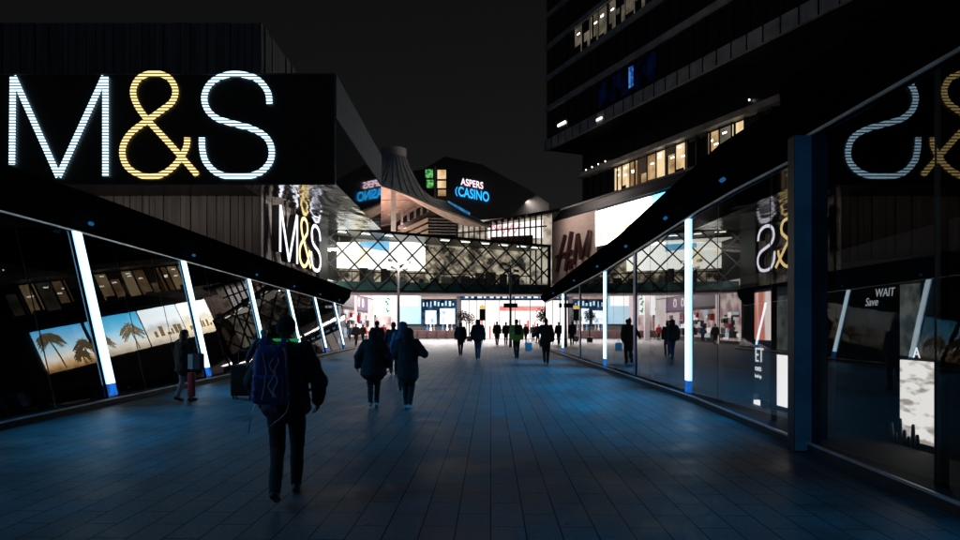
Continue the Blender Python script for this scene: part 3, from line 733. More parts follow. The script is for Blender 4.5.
# ------------------------------------------------------------------ louvred terrace building, glass hall, canopy, casino
lv = thing('louvred_building', 'terrace building with diagonal beige louvres above the bridge', 'building', P(420, 240, 70)[:])
a = P(396, 245, 71); 
bm = B(); slab(bm, [P(396, 290, 72), P(457, 290, 72), P(457, 215, 72), P(428, 211, 72), P(398, 226, 72)], (0, 8, 0)); obj('wall', bm, M['dark'], lv)
for k in range(6):
    o_ = k * 6.2
    bm = B(); slab(bm, [P(396, 232 + o_, 71.4), P(428, 217.5 + o_, 71.4), P(428, 221.5 + o_, 71.4), P(396, 236 + o_, 71.4)], (0, .4, 0)); obj('louvre', bm, M['louvre'], lv)
bm = B()
for k in range(9): slab(bm, [P(428.5, 218 + k * 3, 71.6), P(456.5, 218.5 + k * 3, 71.6), P(456.5, 219.6 + k * 3, 71.6), P(428.5, 219 + k * 3, 71.6)], (0, .3, 0))
obj('grille', bm, M['grey'], lv)
for k in range(5):
    px_ = 402 + k * 6.5; bm = B(); bar(bm, P(px_, 226 - (px_ - 398) * .47, 71.8), P(px_, 214 - (px_ - 398) * .42, 71.8), .25); obj('post', bm, M['grey'], lv)

hall = thing('glass_hall', 'lit glass upper hall with fine mullions and white blurred display, above bridge right end', 'building', P(500, 250, 70)[:])
M['hallin'] = emis('hall_interior_glow', (.95, .82, .66), .62, 1, .7, (.2, .16, .13), stretch=(1, 1, 1.5), lo=.38, hi=.6)
M['hallw'] = emis('hall_white_display', (1, .93, .92), 1.4)
M['hallscript'] = emis('pink_red_neon_script', (1, .32, .36), 1.1)
bm = B(); slab(bm, [P(457, 290, 76), P(552, 290, 70), P(552, 214, 70), P(457, 222, 76)], (0, 6, 0)); obj('back_wall', bm, M['hallin'], hall)
bm = B(); slab(bm, [P(484, 221.5, 73.5), P(560, 208, 68.5), P(560, 211.5, 68.5), P(484, 225, 73.5)], (0, 9, 0)); obj('roof', bm, M['black'], hall)
bm = B(); slab(bm, [P(488, 226, 72.9), P(543, 219.5, 69.2), P(543, 238, 69.2), P(488, 238, 72.9)], (0, .1, 0)); obj('display', bm, M['hallw'], hall)
bm = B(); slab(bm, [P(491, 237, 72.3), P(533, 235, 69.5), P(533, 246, 69.5), P(491, 247, 72.3)], (0, .15, 0)); obj('counter', bm, M['cbrown'], hall)
pts = catmull([(491, 235), (493, 225), (497, 231), (500, 226), (503, 234), (506, 227), (509, 231), (512, 225), (514, 233), (518, 227), (521, 224)], 4)
bm = B(); ribbon(bm, pts, 1.3, lambda u, v, d: P(u, v, 71.2 - (u - 490) * .05 + d), 0, .1); obj('neon_script', bm, M['hallscript'], hall)
bm = B()
for k in range(17):
    px_ = 457.5 + k * 5.6; yy = 71.5 - k * .17
    if px_ > 547: break
    bar(bm, P(px_, 292, yy), P(px_, 222.5 - max(0, px_ - 484) * .17, yy), .16)
bar(bm, P(457, 233, 71.7), P(547, 226, 68.9), .14)
obj('mullions', bm, M['frame'], hall)
for k in range(8):
    px_ = 491 + k * 7; bm = B(); bar(bm, P(px_, 222 - k * 1.15, 71.5 - k * .2), P(px_ + 5.5, 224.5 - k * 1.15, 74 - k * .2), .25, .2); obj('roof_rib', bm, M['louvre'], hall)

cn = thing('tensile_canopy', 'taupe fabric canopy rising to a ringed cone beside the casino', 'canopy', P(394, 325, 76)[:])
ringc = P(394, 158, 76); rr_ = 1.45
rim = [P(340, 168, 66), P(366, 179, 66), P(381, 184.5, 66), P(410, 195, 67), P(440, 208, 68), P(489, 226, 69), P(462, 212, 76), P(436, 199, 84), P(410, 211, 85), P(388, 224, 86), P(352, 224, 84), P(335, 200, 76)]
rimc = catmull([tuple(p) for p in rim + [rim[0]]], 5)
cc = sum((Vector(p) for p in rimc), Vector()) / len(rimc)
bm = B(); ns = 12; grid = []
for p in rimc[:-1]:
    p = Vector(p); dr = Vector((p.x - ringc.x, p.y - ringc.y)).normalized()
    q = ringc + Vector((dr.x * rr_, dr.y * rr_, 0)); col = []
    for k in range(ns + 1):
        s = k / ns
        w = q.lerp(p, s); w.z = p.z + (q.z - p.z) * (1 - s) ** 2.6
        col.append(bm.verts.new(w))
    grid.append(col)
for i in range(len(grid)):
    j = (i + 1) % len(grid)
    for k in range(ns): bm.faces.new((grid[i][k], grid[j][k], grid[j][k + 1], grid[i][k + 1]))
fab = obj('fabric', bm, M['fabric'], cn, smooth=True)
for i in range(0, len(rimc) - 1, 3):
    p = Vector(rimc[i]); dr = Vector((p.x - ringc.x, p.y - ringc.y)).normalized(); q = ringc + Vector((dr.x * rr_, dr.y * rr_, 0)); prev = None; bm = B()
    for k in range(ns + 1):
        s = k / ns; w = q.lerp(p, s); w.z = p.z + (q.z - p.z) * (1 - s) ** 2.6 + .05
        if prev is not None: bar(bm, prev, w, .07)
        prev = w
    obj('seam', bm, M['louvre'], fab)
bm = B(); cone(bm, ringc + Vector((0, 0, -.1)), ringc + Vector((0, 0, 1.0)), 1.46, 1.5, 28, ends=False); obj('ring_cap', bm, M['fabric'], cn, smooth=False)
bm = B()
for i in range(len(rimc) - 1): bar(bm, Vector(rimc[i]) - Vector((0, 0, .08)), Vector(rimc[i + 1]) - Vector((0, 0, .08)), .3, .22)
obj('rim_tube', bm, M['louvre'], cn)
bm = B(); q = P(393.5, 191, 70); bar(bm, (q.x, q.y, 0), q, .5, .5); obj('mast', bm, M['white'], cn)
bm = B(); q2 = P(410, 260, 70.5); bar(bm, P(388, 215, 70), P(432, 200.5, 83), .12); bar(bm, P(382, 200, 68), P(432, 200.5, 83), .1); bar(bm, P(382, 212, 69), P(412, 208, 78), .1); obj('strut', bm, M['louvre'], cn)
light('louvre_fill', 'AREA', P(405, 262, 66)[:], 420, (1, .82, .68), lv, target=P(425, 225, 71)[:], shape='RECTANGLE', size=5, size_y=.4)  # added fill to brighten the louvres; no such lamp there
light('canopy_uplight', 'AREA', P(396, 232, 74)[:], 3000, (1, .62, .52), cn, rot=(R(180), 0, 0), shape='DISK', size=6)

cs = thing('casino_building', 'dark angular casino building with green and amber lit slots', 'building', P(490, 325, 92)[:])
bm = B(); slab(bm, [P(330, 325, 92), P(549, 325, 92), P(549, 203.5, 92), P(528, 189, 92), P(482, 164.5, 92), P(445, 156.5, 92), P(424, 169, 92), P(330, 186, 92)], (0, 30, 0)); obj('wall', bm, M['black'], cs)
for (a, b, c, d_, m, nme) in ((425.5, 433, 169.5, 178, 'wingreen', 'window'), (426.5, 433.5, 180, 188, 'wingreen', 'window'), (437.5, 446, 170, 179, 'winwarm2', 'window'), (437.5, 446, 181, 188, 'winwarm2', 'window'), (438, 446, 190, 196, 'winwarm', 'window'), (438, 446, 203, 209, 'winwarm', 'window')):
    q0, q1 = P(a, d_, 92), P(b, c, 92); bm = B(); box(bm, q0.x, q1.x, 91.9, 91.98, q0.z, q1.z); obj(nme, bm, M[m], cs)
bm = B(); box(bm, P(434.5, 0, 92).x, P(436, 0, 92).x, 91.6, 91.98, P(0, 215, 92).z, P(0, 167, 92).z); obj('fin', bm, M['grey'], cs)
bm = B(); slab(bm, [P(448, 200.5, 88), P(470, 212.5, 88), P(470, 215, 88), P(448, 203, 88)], (0, .3, 0)); obj('blue_light_bar', bm, M['bluebar'], cs)
cg = thing('casino_sign', 'glowing ASPERS CASINO sign in pink white and blue letters on the casino', 'sign', P(472, 200, 91.6)[:])
th = R(-8)
uu = Vector((math.cos(th * .0), 0, math.sin(R(-10)))); vz = Vector((0, 0, 1))
def sheartxt(body, px, py, size, m, xs, slope, wt=.02):
    o_ = P(px, py, 91.6); mt = Matrix(((1, 0, 0, o_.x), (0, 0, -1, o_.y), (slope, 1, 0, o_.z), (0, 0, 0, 1)))
    textmesh('lettering', body, size, m, cg, mt, .08, xs=xs, weight=wt)
sheartxt('ASPERS', 461, 184.5, 1.35, M['casinow'], .74, -.2, .015)
sheartxt('CASINO', 458, 195.5, 1.9, M['casinob'], .64, -.2, .03)
bm = B(); ribbon(bm, catmull([(457.5, 187), (455.8, 190), (456.2, 194), (457.5, 196)], 4), .8, lambda u, v, d: P(u, v, 91.6 - d), 0, .1); obj('swoosh', bm, M['casinob'], cg)

# ------------------------------------------------------------------ clothing shop wall with its sign and LED wall
wu = Vector((.398, -.917, 0)).normalized(); wn = Vector((-.917, -.398, 0)); wo_ = Vector((11.2, 98, 0))
def wp(s, z, d=0.0): return wo_ + wu * s + wn * d + Vector((0, 0, z))
hm = thing('clothing_shop_building', 'dark low shop building that carries the H&M panel and the long screen', 'building', (11.2, 98, 0))
bm = B(); slab(bm, [wp(-.4, 0), wp(60, 0), wp(60, 0, -2.6), wp(-.4, 0, -2.6)], (0, 0, 18.6)); obj('wall', bm, M['black'], hm)
bm = B()
for (s0, s1, z0, z1) in ((-.4, 60, 17.25, 17.8), (-.4, .4, 0, 17.25), (-.4, 60, 6.9, 7.4)): slab(bm, [wp(s0, z0), wp(s1, z0), wp(s1, z1), wp(s0, z1)], wn * .35)
obj('frame', bm, M['frame'], hm)
bm = B(); slab(bm, [wp(-.4, 18.6, .1), wp(60, 18.6, .1), wp(60, 18.85, .1), wp(-.4, 18.85, .1)], wn * -.4); obj('parapet', bm, M['concrete'], hm)
sh = thing('shop_sign', 'beige panel with brown-red slanted H&M letters', 'sign', wp(6, 7.5, .2)[:])
M['signpanel'] = mat('beige_sign_panel', (.62, .48, .43), .6, var=.10, scale=.8, stretch=(1, 1, 3))  # plain beige surface, no emission
bm = B(); slab(bm, [wp(.45, 7.45), wp(13.0, 7.45), wp(13.0, 17.2), wp(.45, 17.2)], wn * .15); obj('panel', bm, M['signpanel'], sh)
M['hmred'] = mat('brown_red_letter', (.05, .018, .018), .5)
def onwall(px, py, d):
    dirv = Vector(((px - CX) / FPX, 1, (HY - py) / FPX)); o_ = Vector((0, 0, CZ)); p0 = wp(0, 0, d)
    t = (p0 - o_).dot(wn) / dirv.dot(wn); q = o_ + dirv * t
    return ((q - wo_).dot(wu), q.z)
def hs(pts, w, nme, parent=sh):
    pts = [onwall(a, b, .4) for a, b in pts]
    bm = B(); ribbon(bm, catmull(pts, 4) if len(pts) > 2 and nme == 'ampersand' else pts, w, lambda u, v, d: wp(u, v, d), .17, .45); return bm
def joinstrokes(lst, nme):
    bm = B()
    for k, (pts, w) in enumerate(lst):
        q = [onwall(a, b, .4) for a, b in pts]
        if len(q) > 3: q = catmull(q, 4)
        ribbon(bm, q, w * 1.2, lambda u, v, d, k=k: wp(u, v, d + k * .005), .16, .55)
    obj(nme, bm, M['hmred'], sh)
joinstrokes([([(557, 272), (560, 256), (565, 235)], .42), ([(565.5, 271), (568, 252), (571.5, 231.5)], .48), ([(556, 257), (572, 250.5)], .26)], 'letter_h')
joinstrokes([([(572, 268), (568.3, 263), (570.5, 259.5), (571, 263), (568.8, 267.5), (572, 264)], .2)], 'ampersand')
joinstrokes([([(574, 264.5), (577.5, 234)], .4), ([(577.5, 234), (581, 259)], .5), ([(581, 259), (589.5, 230.5)], .3), ([(589.5, 230.5), (586.5, 257)], .5)], 'letter_m')
light('sign_light', 'AREA', wp(6, 19.5, 6)[:], 800, (1, .84, .76), hm, target=wp(6.5, 12)[:], shape='RECTANGLE', size=11, size_y=.6)

led = thing('led_screen', 'long bright advertising screen of beach pictures on the shop wall beside H&M panel', 'screen', wp(25, 12.3, .2)[:])
def picmat(name, stops, st):
    m, nt, out = nm(name)
    tc = N(nt, 'ShaderNodeTexCoord'); sx = N(nt, 'ShaderNodeSeparateXYZ'); nt.links.new(tc.outputs['Generated'], sx.inputs[0])
    no = N(nt, 'ShaderNodeTexNoise', Scale=3.5, Detail=5); nt.links.new(tc.outputs['Generated'], no.inputs['Vector'])
    ad = N(nt, 'ShaderNodeMath', operation='MULTIPLY_ADD'); ad.inputs[1].default_value = .35; nt.links.new(no.outputs[0], ad.inputs[0])
    nt.links.new(sx.outputs['Z'], ad.inputs[2])
    sb = N(nt, 'ShaderNodeMath', operation='SUBTRACT'); sb.inputs[1].default_value = .175; nt.links.new(ad.outputs[0], sb.inputs[0])
    rp = N(nt, 'ShaderNodeValToRGB'); els = rp.color_ramp.elements
    while len(els) < len(stops): els.new(.5)
    for e, (p, c) in zip(els, stops): e.position = p; e.color = c4(c)
    nt.links.new(sb.outputs[0], rp.inputs[0])
    e = N(nt, 'ShaderNodeEmission', Strength=st); nt.links.new(rp.outputs[0], e.inputs['Color']); nt.links.new(e.outputs[0], out.inputs[0])
    return m
ST = 10.0
pics = [(13.05, 18.7, [(0, (.5, .42, .3)), (.3, (.9, .75, .5)), (.5, (.7, .65, .55)), (.65, (.95, .93, .88)), (1, (.95, .95, .95))]),
        (19.0, 24.4, [(0, (.42, .36, .28)), (.25, (.8, .72, .6)), (.42, (.55, .55, .55)), (.6, (.85, .9, .92)), (1, (.75, .87, .92))]),
        (24.75, 31.3, [(0, (.4, .32, .22)), (.2, (.75, .72, .62)), (.33, (.6, .8, .9)), (.6, (.2, .6, .85)), (1, (.04, .38, .66))]),
        (31.9, 37.2, [(0, (.2, .11, .05)), (.14, (.62, .38, .16)), (.28, (.85, .8, .72)), (.48, (.42, .70, .85)), (1, (.06, .4, .75))])]
LB, LTOP = 12.3, 16.9
M['palmdark'] = emis('screen_palm_dark', (.22, .15, .06), ST * .35)
M['palmpale'] = emis('screen_palm_tan', (.42, .30, .14), ST * .4)
def palm(bm, s, z, h, fr, fl, lean=.3):
    # trunk and drooping fronds, as shown on the screen
    top_ = (s + lean, z + h)
    ribbon(bm, catmull([(s, z), (s + lean * .3, z + h * .5), top_], 4), .16, lambda u, v, d: wp(u, v, d), .24, .26)
    for k in range(fr):
        a = R(-30 + 240 * k / (fr - 1)); L = fl * random.uniform(.8, 1.1)
        pts = [top_, (top_[0] + math.cos(a) * L * .5, top_[1] + math.sin(a) * L * .5 + .12), (top_[0] + math.cos(a) * L, top_[1] + math.sin(a) * L * .8 - .45 * L * .5)]
        pp = catmull(pts, 4)
        ribbon(bm, pp, .1, lambda u, v, d: wp(u, v, d), .24 + .003 * k, .26 + .003 * k)
        for i in range(1, len(pp)):
            for sd in (-1, 1):
                q = pp[i]; w_ = .62 * (1 - abs(i / len(pp) - .4))
                t = Vector((pp[i][0] - pp[i - 1][0], pp[i][1] - pp[i - 1][1])).normalized()
                e_ = (q[0] + t[0] * w_ * .5 + t[1] * sd * w_ * .6, q[1] + t[1] * w_ * .5 - abs(t[0]) * w_ * .5 - .1)
                ribbon(bm, [q, e_], .07, lambda u, v, d: wp(u, v, d), .24 + .003 * k + .0007 * i, .26 + .003 * k + .0007 * i)
for k, (s0, s1, stops) in enumerate(pics):
    bm = B(); slab(bm, [wp(s0, LB), wp(s1, LB), wp(s1, LTOP), wp(s0, LTOP)], wn * .22)
    o = obj('screen_panel', bm, picmat('screen_picture_%d' % k, stops, ST), led)
    if k == 2:
        bm = B(); palm(bm, 26.3, LB + .1, 2.2, 11, 1.5, .2); palm(bm, 30.4, LB + .1, 1.7, 11, 1.1, -.1); obj('palm_picture', bm, M['palmpale'], o)
    if k == 3:
        bm = B(); palm(bm, 35.4, LB + .2, 3.2, 12, 1.3, .4); palm(bm, 32.6, LB + .1, 1.9, 11, 1.1, .1); palm(bm, 33.2, LB, 1.1, 9, .8, .1); obj('palm_picture', bm, M['palmdark'], o)
    if k in (0, 1):
        bm = B(); s = s0 + .5
        while s < s1 - .5:
            w_ = random.uniform(.25, .6); h_ = random.uniform(.3, 1.5); slab(bm, [wp(s, 13.2), wp(s + w_, 13.2), wp(s + w_, 13.2 + h_), wp(s, 13.2 + h_)], wn * .25); s += w_ + random.uniform(.1, .5)
        obj('town_picture', bm, M['palmpale'], o)

# ------------------------------------------------------------------ office tower
tw = thing('office_tower', 'tall dark office tower with projecting floors and a few lit windows', 'building', (11.5, 105, 0))
to = Vector((11.5, 105, 0)); tu, tn = wu * 1.4, wn * 1.4
def tp(s, z, d=0.0): return to + tu * s + tn * d + Vector((0, 0, max(0, z * 1.4 - .68)))
def tpanel(s0, s1, z0, z1, d, th_, m, nme, label=None):
    bm = B(); slab(bm, [tp(s0, z0, d), tp(s1, z0, d), tp(s1, z1, d), tp(s0, z1, d)], tn * th_); return obj(nme, bm, m, tw, label=label)
TL = 66
bm = B(); slab(bm, [tp(.2, 22.1, -.5), tp(TL, 22.1, -.5), tp(TL, 22.1, -28), tp(.2, 22.1, -28)], (0, 0, 98)); obj('upper_block', bm, M['black'], tw)
bm = B(); slab(bm, [tp(3, 0, -3.2), tp(TL, 0, -3.2), tp(TL, 0, -28), tp(3, 0, -28)], (0, 0, 30.2)); obj('lower_block', bm, M['black'], tw)
levels = [23.3 + 3.62 * k for k in range(0, 14)]
tpanel(0, TL, 22.05, 23.3, -.3, .3, M['spandrel'], 'spandrel')
for k in range(int(TL / 1.5)):
    bm = B(); bar(bm, tp(k * 1.5, 22.05, .03), tp(k * 1.5, 23.3, .03), .1); obj('spandrel_joint', bm, M['frame'], tw)
for k, z in enumerate(levels):
    if k: tpanel(-.05, TL, z - .3, z + .25, -.3, .3, M['spandrel'], 'floor_edge')
    tpanel(0, TL, z + .02 + (.24 if k else 0), z + 3.3, -.36, .05, M['darkglass'], 'glazing')
    bm = B()
    for j in range(int(TL / 1.5)): bar(bm, tp(j * 1.5, z + .26, -.24), tp(j * 1.5, z + 3.3, -.24), .08, .12)
    obj('mullions', bm, M['frame'], tw)
def room(s0, s1, z0, z1, m, d, warm):
    # one lit office bay: glowing back wall, ceiling lamps, furniture and a blind in front of it
    w = tpanel(s0, s1, z0, z1, d, .03, m, 'lit_window')
    def sub(a, b, c, e, mm, nme, dd):
        bm = B(); slab(bm, [tp(a, c, d + dd), tp(b, c, d + dd), tp(b, e, d + dd), tp(a, e, d + dd)], tn * .02); obj(nme, bm, mm, w)
    W_, H_ = s1 - s0, z1 - z0
    for q in range(random.choice((1, 1, 2))):
        a = s0 + random.uniform(.05, .6) * W_; e = z1 - random.uniform(.08, .4) * H_; sub(a, a + W_ * .35, e, e + .13, M['lampwhite'], 'ceiling_lamp', .05)
    if random.random() < .8: sub(s0, s0 + W_ * random.uniform(.5, 1), z0, z0 + H_ * random.uniform(.12, .42), M['dark'], 'furniture', .06)
    if random.random() < .45: a = s0 + random.uniform(0, .6) * W_; sub(a, a + W_ * .2, z0, z1, M['dark'], 'partition', .08)
    if random.random() < .35: sub(s0, s1, z1 - H_ * random.uniform(.2, .5), z1, M['louvre'] if warm else M['dark'], 'blind', .1)
def lit(s0, s1, z0, z1, ms, d=-.3):
    s = s0
    while s < s1 - .2:
        e = min(s + 1.42, s1); k = random.choice(ms)
        if 'blue' in k: tpanel(s + .04, e, z0, z1, d, .03, M[k], 'lit_window')
        else: room(s + .04, e, z0, z1, M[k], d, 'warm' in k)
        s += 1.5
def wins(k): return levels[k] + .3, levels[k] + 3.25
a, b = wins(2); lit(6.0, 19.6, a, b, ['winpale', 'winpale', 'winwarm'])
lit(21, 25.4, a + 1.8, b, ['winpale'])
a, b = wins(0); lit(10.5, 19.4, a + .2, b - .3, ['winblue']); lit(15.5, 16.2, a + .6, b - .4, ['winbluehot'], -.26)
# recessed lower storeys
tpanel(3.2, TL, 18.4, 18.9, -3.2, .9, M['spandrel'], 'floor_edge')
tpanel(3.2, TL, 19, 22, -3.18, .05, M['black'], 'recess_wall')
tpanel(3.2, TL, 14.6, 18.35, -3.15, .05, M['darkglass'], 'glazing')
bm = B()
for j in range(int((TL - 4) / 1.35)): bar(bm, tp(4 + j * 1.35, 14.6, -2.95), tp(4 + j * 1.35, 18.4, -2.95), .12, .2)
obj('mullions', bm, M['frame'], tw)
def litrow(s0, s1, ms):
    s = s0
    while s < s1:
        k = random.choice(ms); room(s + .05, s + 1.3, 14.9, 18.2, M[k], -3.05, 'pale' not in k); s += 1.35
litrow(9.4, 20.2, ['winwarm', 'winwarm2', 'winwarm']); litrow(22.9, 27.5, ['winpale', 'winwarm', 'winwarm2'])
tpanel(3.2, TL, 14.0, 14.6, -3.2, .9, M['spandrel'], 'floor_edge')
for (px_, py_) in ((569, 169), (575, 169), (580, 169), (586, 170), (564, 119), (738, 109)):
    pass
for s, z in ((4.2, 19.2), (5.4, 19.25), (6.6, 19.3), (7.9, 19.3), (27.5, 19.6)):
    bm = B(); q = tp(s, z, -2.9); cone(bm, q, q + Vector((0, 0, .05)), .09, .09, 8); obj('downlight', bm, M['lampwhite'], tw)
bm = B(); q = tp(2.6, 24.2, -.2); slab(bm, [q, q + tu * 1.6, q + tu * 1.6 + Vector((0, 0, .35)), q + Vector((0, 0, .35))], tn * .05); obj('lit_window', bm, M['lampwhite'], tw)
bm = B(); q = tp(10.6, 22.5, .02); slab(bm, [q, q + tu * .9, q + tu * .9 + Vector((0, 0, .22)), q + Vector((0, 0, .22))], tn * .05); obj('lit_window', bm, M['lampwhite'], tw)

# ------------------------------------------------------------------ street furniture
def lamppost(px, Y, ztop, m, label, sign=False):
    x = (px - CX) * Y / FPX
    t = thing('street_lamp', label, 'street lamp', (x, Y, 0), group='lamp posts before the bridge')
    bm = B(); cone(bm, (x, Y, .02), (x, Y, 1.2), .13, .12, 12); cone(bm, (x, Y, 1.0), (x, Y, ztop - .3), .11, .075, 12); obj('pole', bm, m, t, smooth=True)
    for k, (dx, dz) in enumerate(((-.55, 0), (.6, -.1), (-.35, -.5), (.4, -.55))):
        bm = B(); bar(bm, (x, Y, ztop - .35 + dz), (x + dx, Y - .1, ztop - .15 + dz), .06); h = obj('bracket', bm, m, t)
        bm = B(); cone(bm, (x + dx - .09, Y - .1, ztop - .1 + dz), (x + dx + .15, Y - .2, ztop - .16 + dz), .1, .12, 10); obj('lamp_head', bm, M['white'] if m is M['white'] else M['grey'], h, smooth=True)
    if sign:
        bm = B(); box(bm, x - .55, x + .55, Y - .17, Y - .13, 3.05, 3.4); obj('sign_plate', bm, M['cbrown'], t)
    return t
lp1 = lamppost(398.5, 45, 6.35, M['white'], 'white lamp post with four spot heads, in front of bridge left half')
light('lamp_glow', 'POINT', (-5.1, 44.2, 6.0), 60, (1, .85, .85), lp1, shadow_soft_size=.04)
lamppost(510.5, 50, 6.6, M['grey'], 'dark lamp post with a small sign plate, in front of bridge right half', True)

def barrier(px, Y, lab):
    q = P(px, 325, Y); x = q.x
    t = thing('cafe_barrier', lab, 'barrier', (x, Y, 0), group='cafe barriers in front of the mall')
    bm = rbox(x - .62, x + .62, Y - .04, Y + .04, .2, 1.05, .02, 1); obj('panel', bm, M['redseat'], t)
    bm = B(); box(bm, x - .4, x + .4, Y - .06, Y - .05, .5, .8); obj('label_band', bm, M['cbrown'], t)
    for s in (-1, 1):
        bm = B(); bar(bm, (x + s * .66, Y, .02), (x + s * .66, Y, 1.12), .06); obj('post', bm, M['frame'], t)
names = ['leftmost red cafe barrier beside the bright light box', 'second red cafe barrier from the left', 'third red cafe barrier from the left', 'fourth red cafe barrier from the left, near the white lamp post', 'fifth red cafe barrier from the left', 'third red cafe barrier from the right end', 'red cafe barrier next to the right end one', 'rightmost red cafe barrier in the row']
for k, px_ in enumerate((379, 388, 404, 414, 423.5, 433, 442.5, 452)): barrier(px_, 76 - .3 * k, names[k])

def potted(px, Y, h, label, r=.6):
    x = (px - CX) * Y / FPX
    t = thing('potted_tree', label, 'tree', (x, Y, 0), group='small potted trees before the mall')
    bm = B(); cone(bm, (x, Y, .02), (x, Y, .55), .28, .36, 14, ends=False); obj('pot', bm, M['plastic'], t)
    bm = B(); cone(bm, (x, Y, .5), (x, Y, h - r), .05, .03, 8); obj('trunk', bm, M['bark'], t)
    bm = B()
    for k in range(420):
        v = Vector((random.gauss(0, 1), random.gauss(0, 1), random.gauss(0, .9))).normalized() * r * random.uniform(.35, 1.08)
        c_ = Vector((x, Y, h - r * .6)) + v + Vector((0, 0, .1 * math.sin(k)))
        a = Vector((random.uniform(-1, 1), random.uniform(-1, 1), random.uniform(-1, 1))).normalized() * .09; b_ = a.cross(Vector((random.uniform(-1, 1), .3, 1))).normalized() * .05
        quad(bm, c_ - a, c_ + b_, c_ + a, c_ - b_)
    obj('crown', bm, M['leaf'], t)
potted(462, 62, 2.9, 'small potted tree behind the left of the two dark walkers', .55)
potted(469.5, 66, 2.7, 'small potted tree between the two dark walkers', .6)
potted(543, 50, 2.8, 'potted tree by the right kiosk corner', .55)
potted(549, 56, 3.0, 'taller potted tree close to the right kiosk end', .6)
q = P(482.5, 325, 58)
t = thing('banner_sign', 'black banner with yellow top on a slim pole in the plaza', 'sign', (q.x, 58, 0))
bm = B(); bar(bm, (q.x, 58, .02), (q.x, 58, 3.6), .06); obj('pole', bm, M['frame'], t)
bm = B(); box(bm, q.x - .28, q.x + .28, 57.9, 57.95, 2.1, 3.15); obj('banner', bm, M['plastic'], t)
bm = B(); box(bm, q.x - .28, q.x + .28, 57.9, 57.95, 3.17, 3.45); obj('banner_top', bm, emis('yellow_banner', (1, .7, .15), .8), t)

# ------------------------------------------------------------------ people
_dtex = bpy.data.textures.new('folds', 'CLOUDS'); _dtex.noise_scale = .12
def remesh(name, bm, m, parent, voxel, smooth=6, folds=0.0, label=None):
    me = bpy.data.meshes.new('tmp'); bmesh.ops.recalc_face_normals(bm, faces=bm.faces); bm.to_mesh(me); bm.free()
    t = bpy.data.objects.new('tmp', me); C.objects.link(t)
    md = t.modifiers.new('r', 'REMESH'); md.mode = 'VOXEL'; md.voxel_size = voxel
    ms = t.modifiers.new('s', 'SMOOTH'); ms.factor = .5; ms.iterations = smooth
    if folds:
        dp = t.modifiers.new('d', 'DISPLACE'); dp.texture = _dtex; dp.strength = folds; dp.mid_level = .5; dp.texture_coords = 'LOCAL'
    dg = bpy.context.evaluated_depsgraph_get()
    me2 = bpy.data.meshes.new_from_object(t.evaluated_get(dg)); me2.name = name
    bpy.data.objects.remove(t); bpy.data.meshes.remove(me)
    me2.materials.clear(); me2.materials.append(m)
    for p in me2.polygons: p.use_smooth = True
    o = bpy.data.objects.new(name, me2); C.objects.link(o)
    if parent is not None: o.parent = parent
    if label: o['label'] = label
    return o

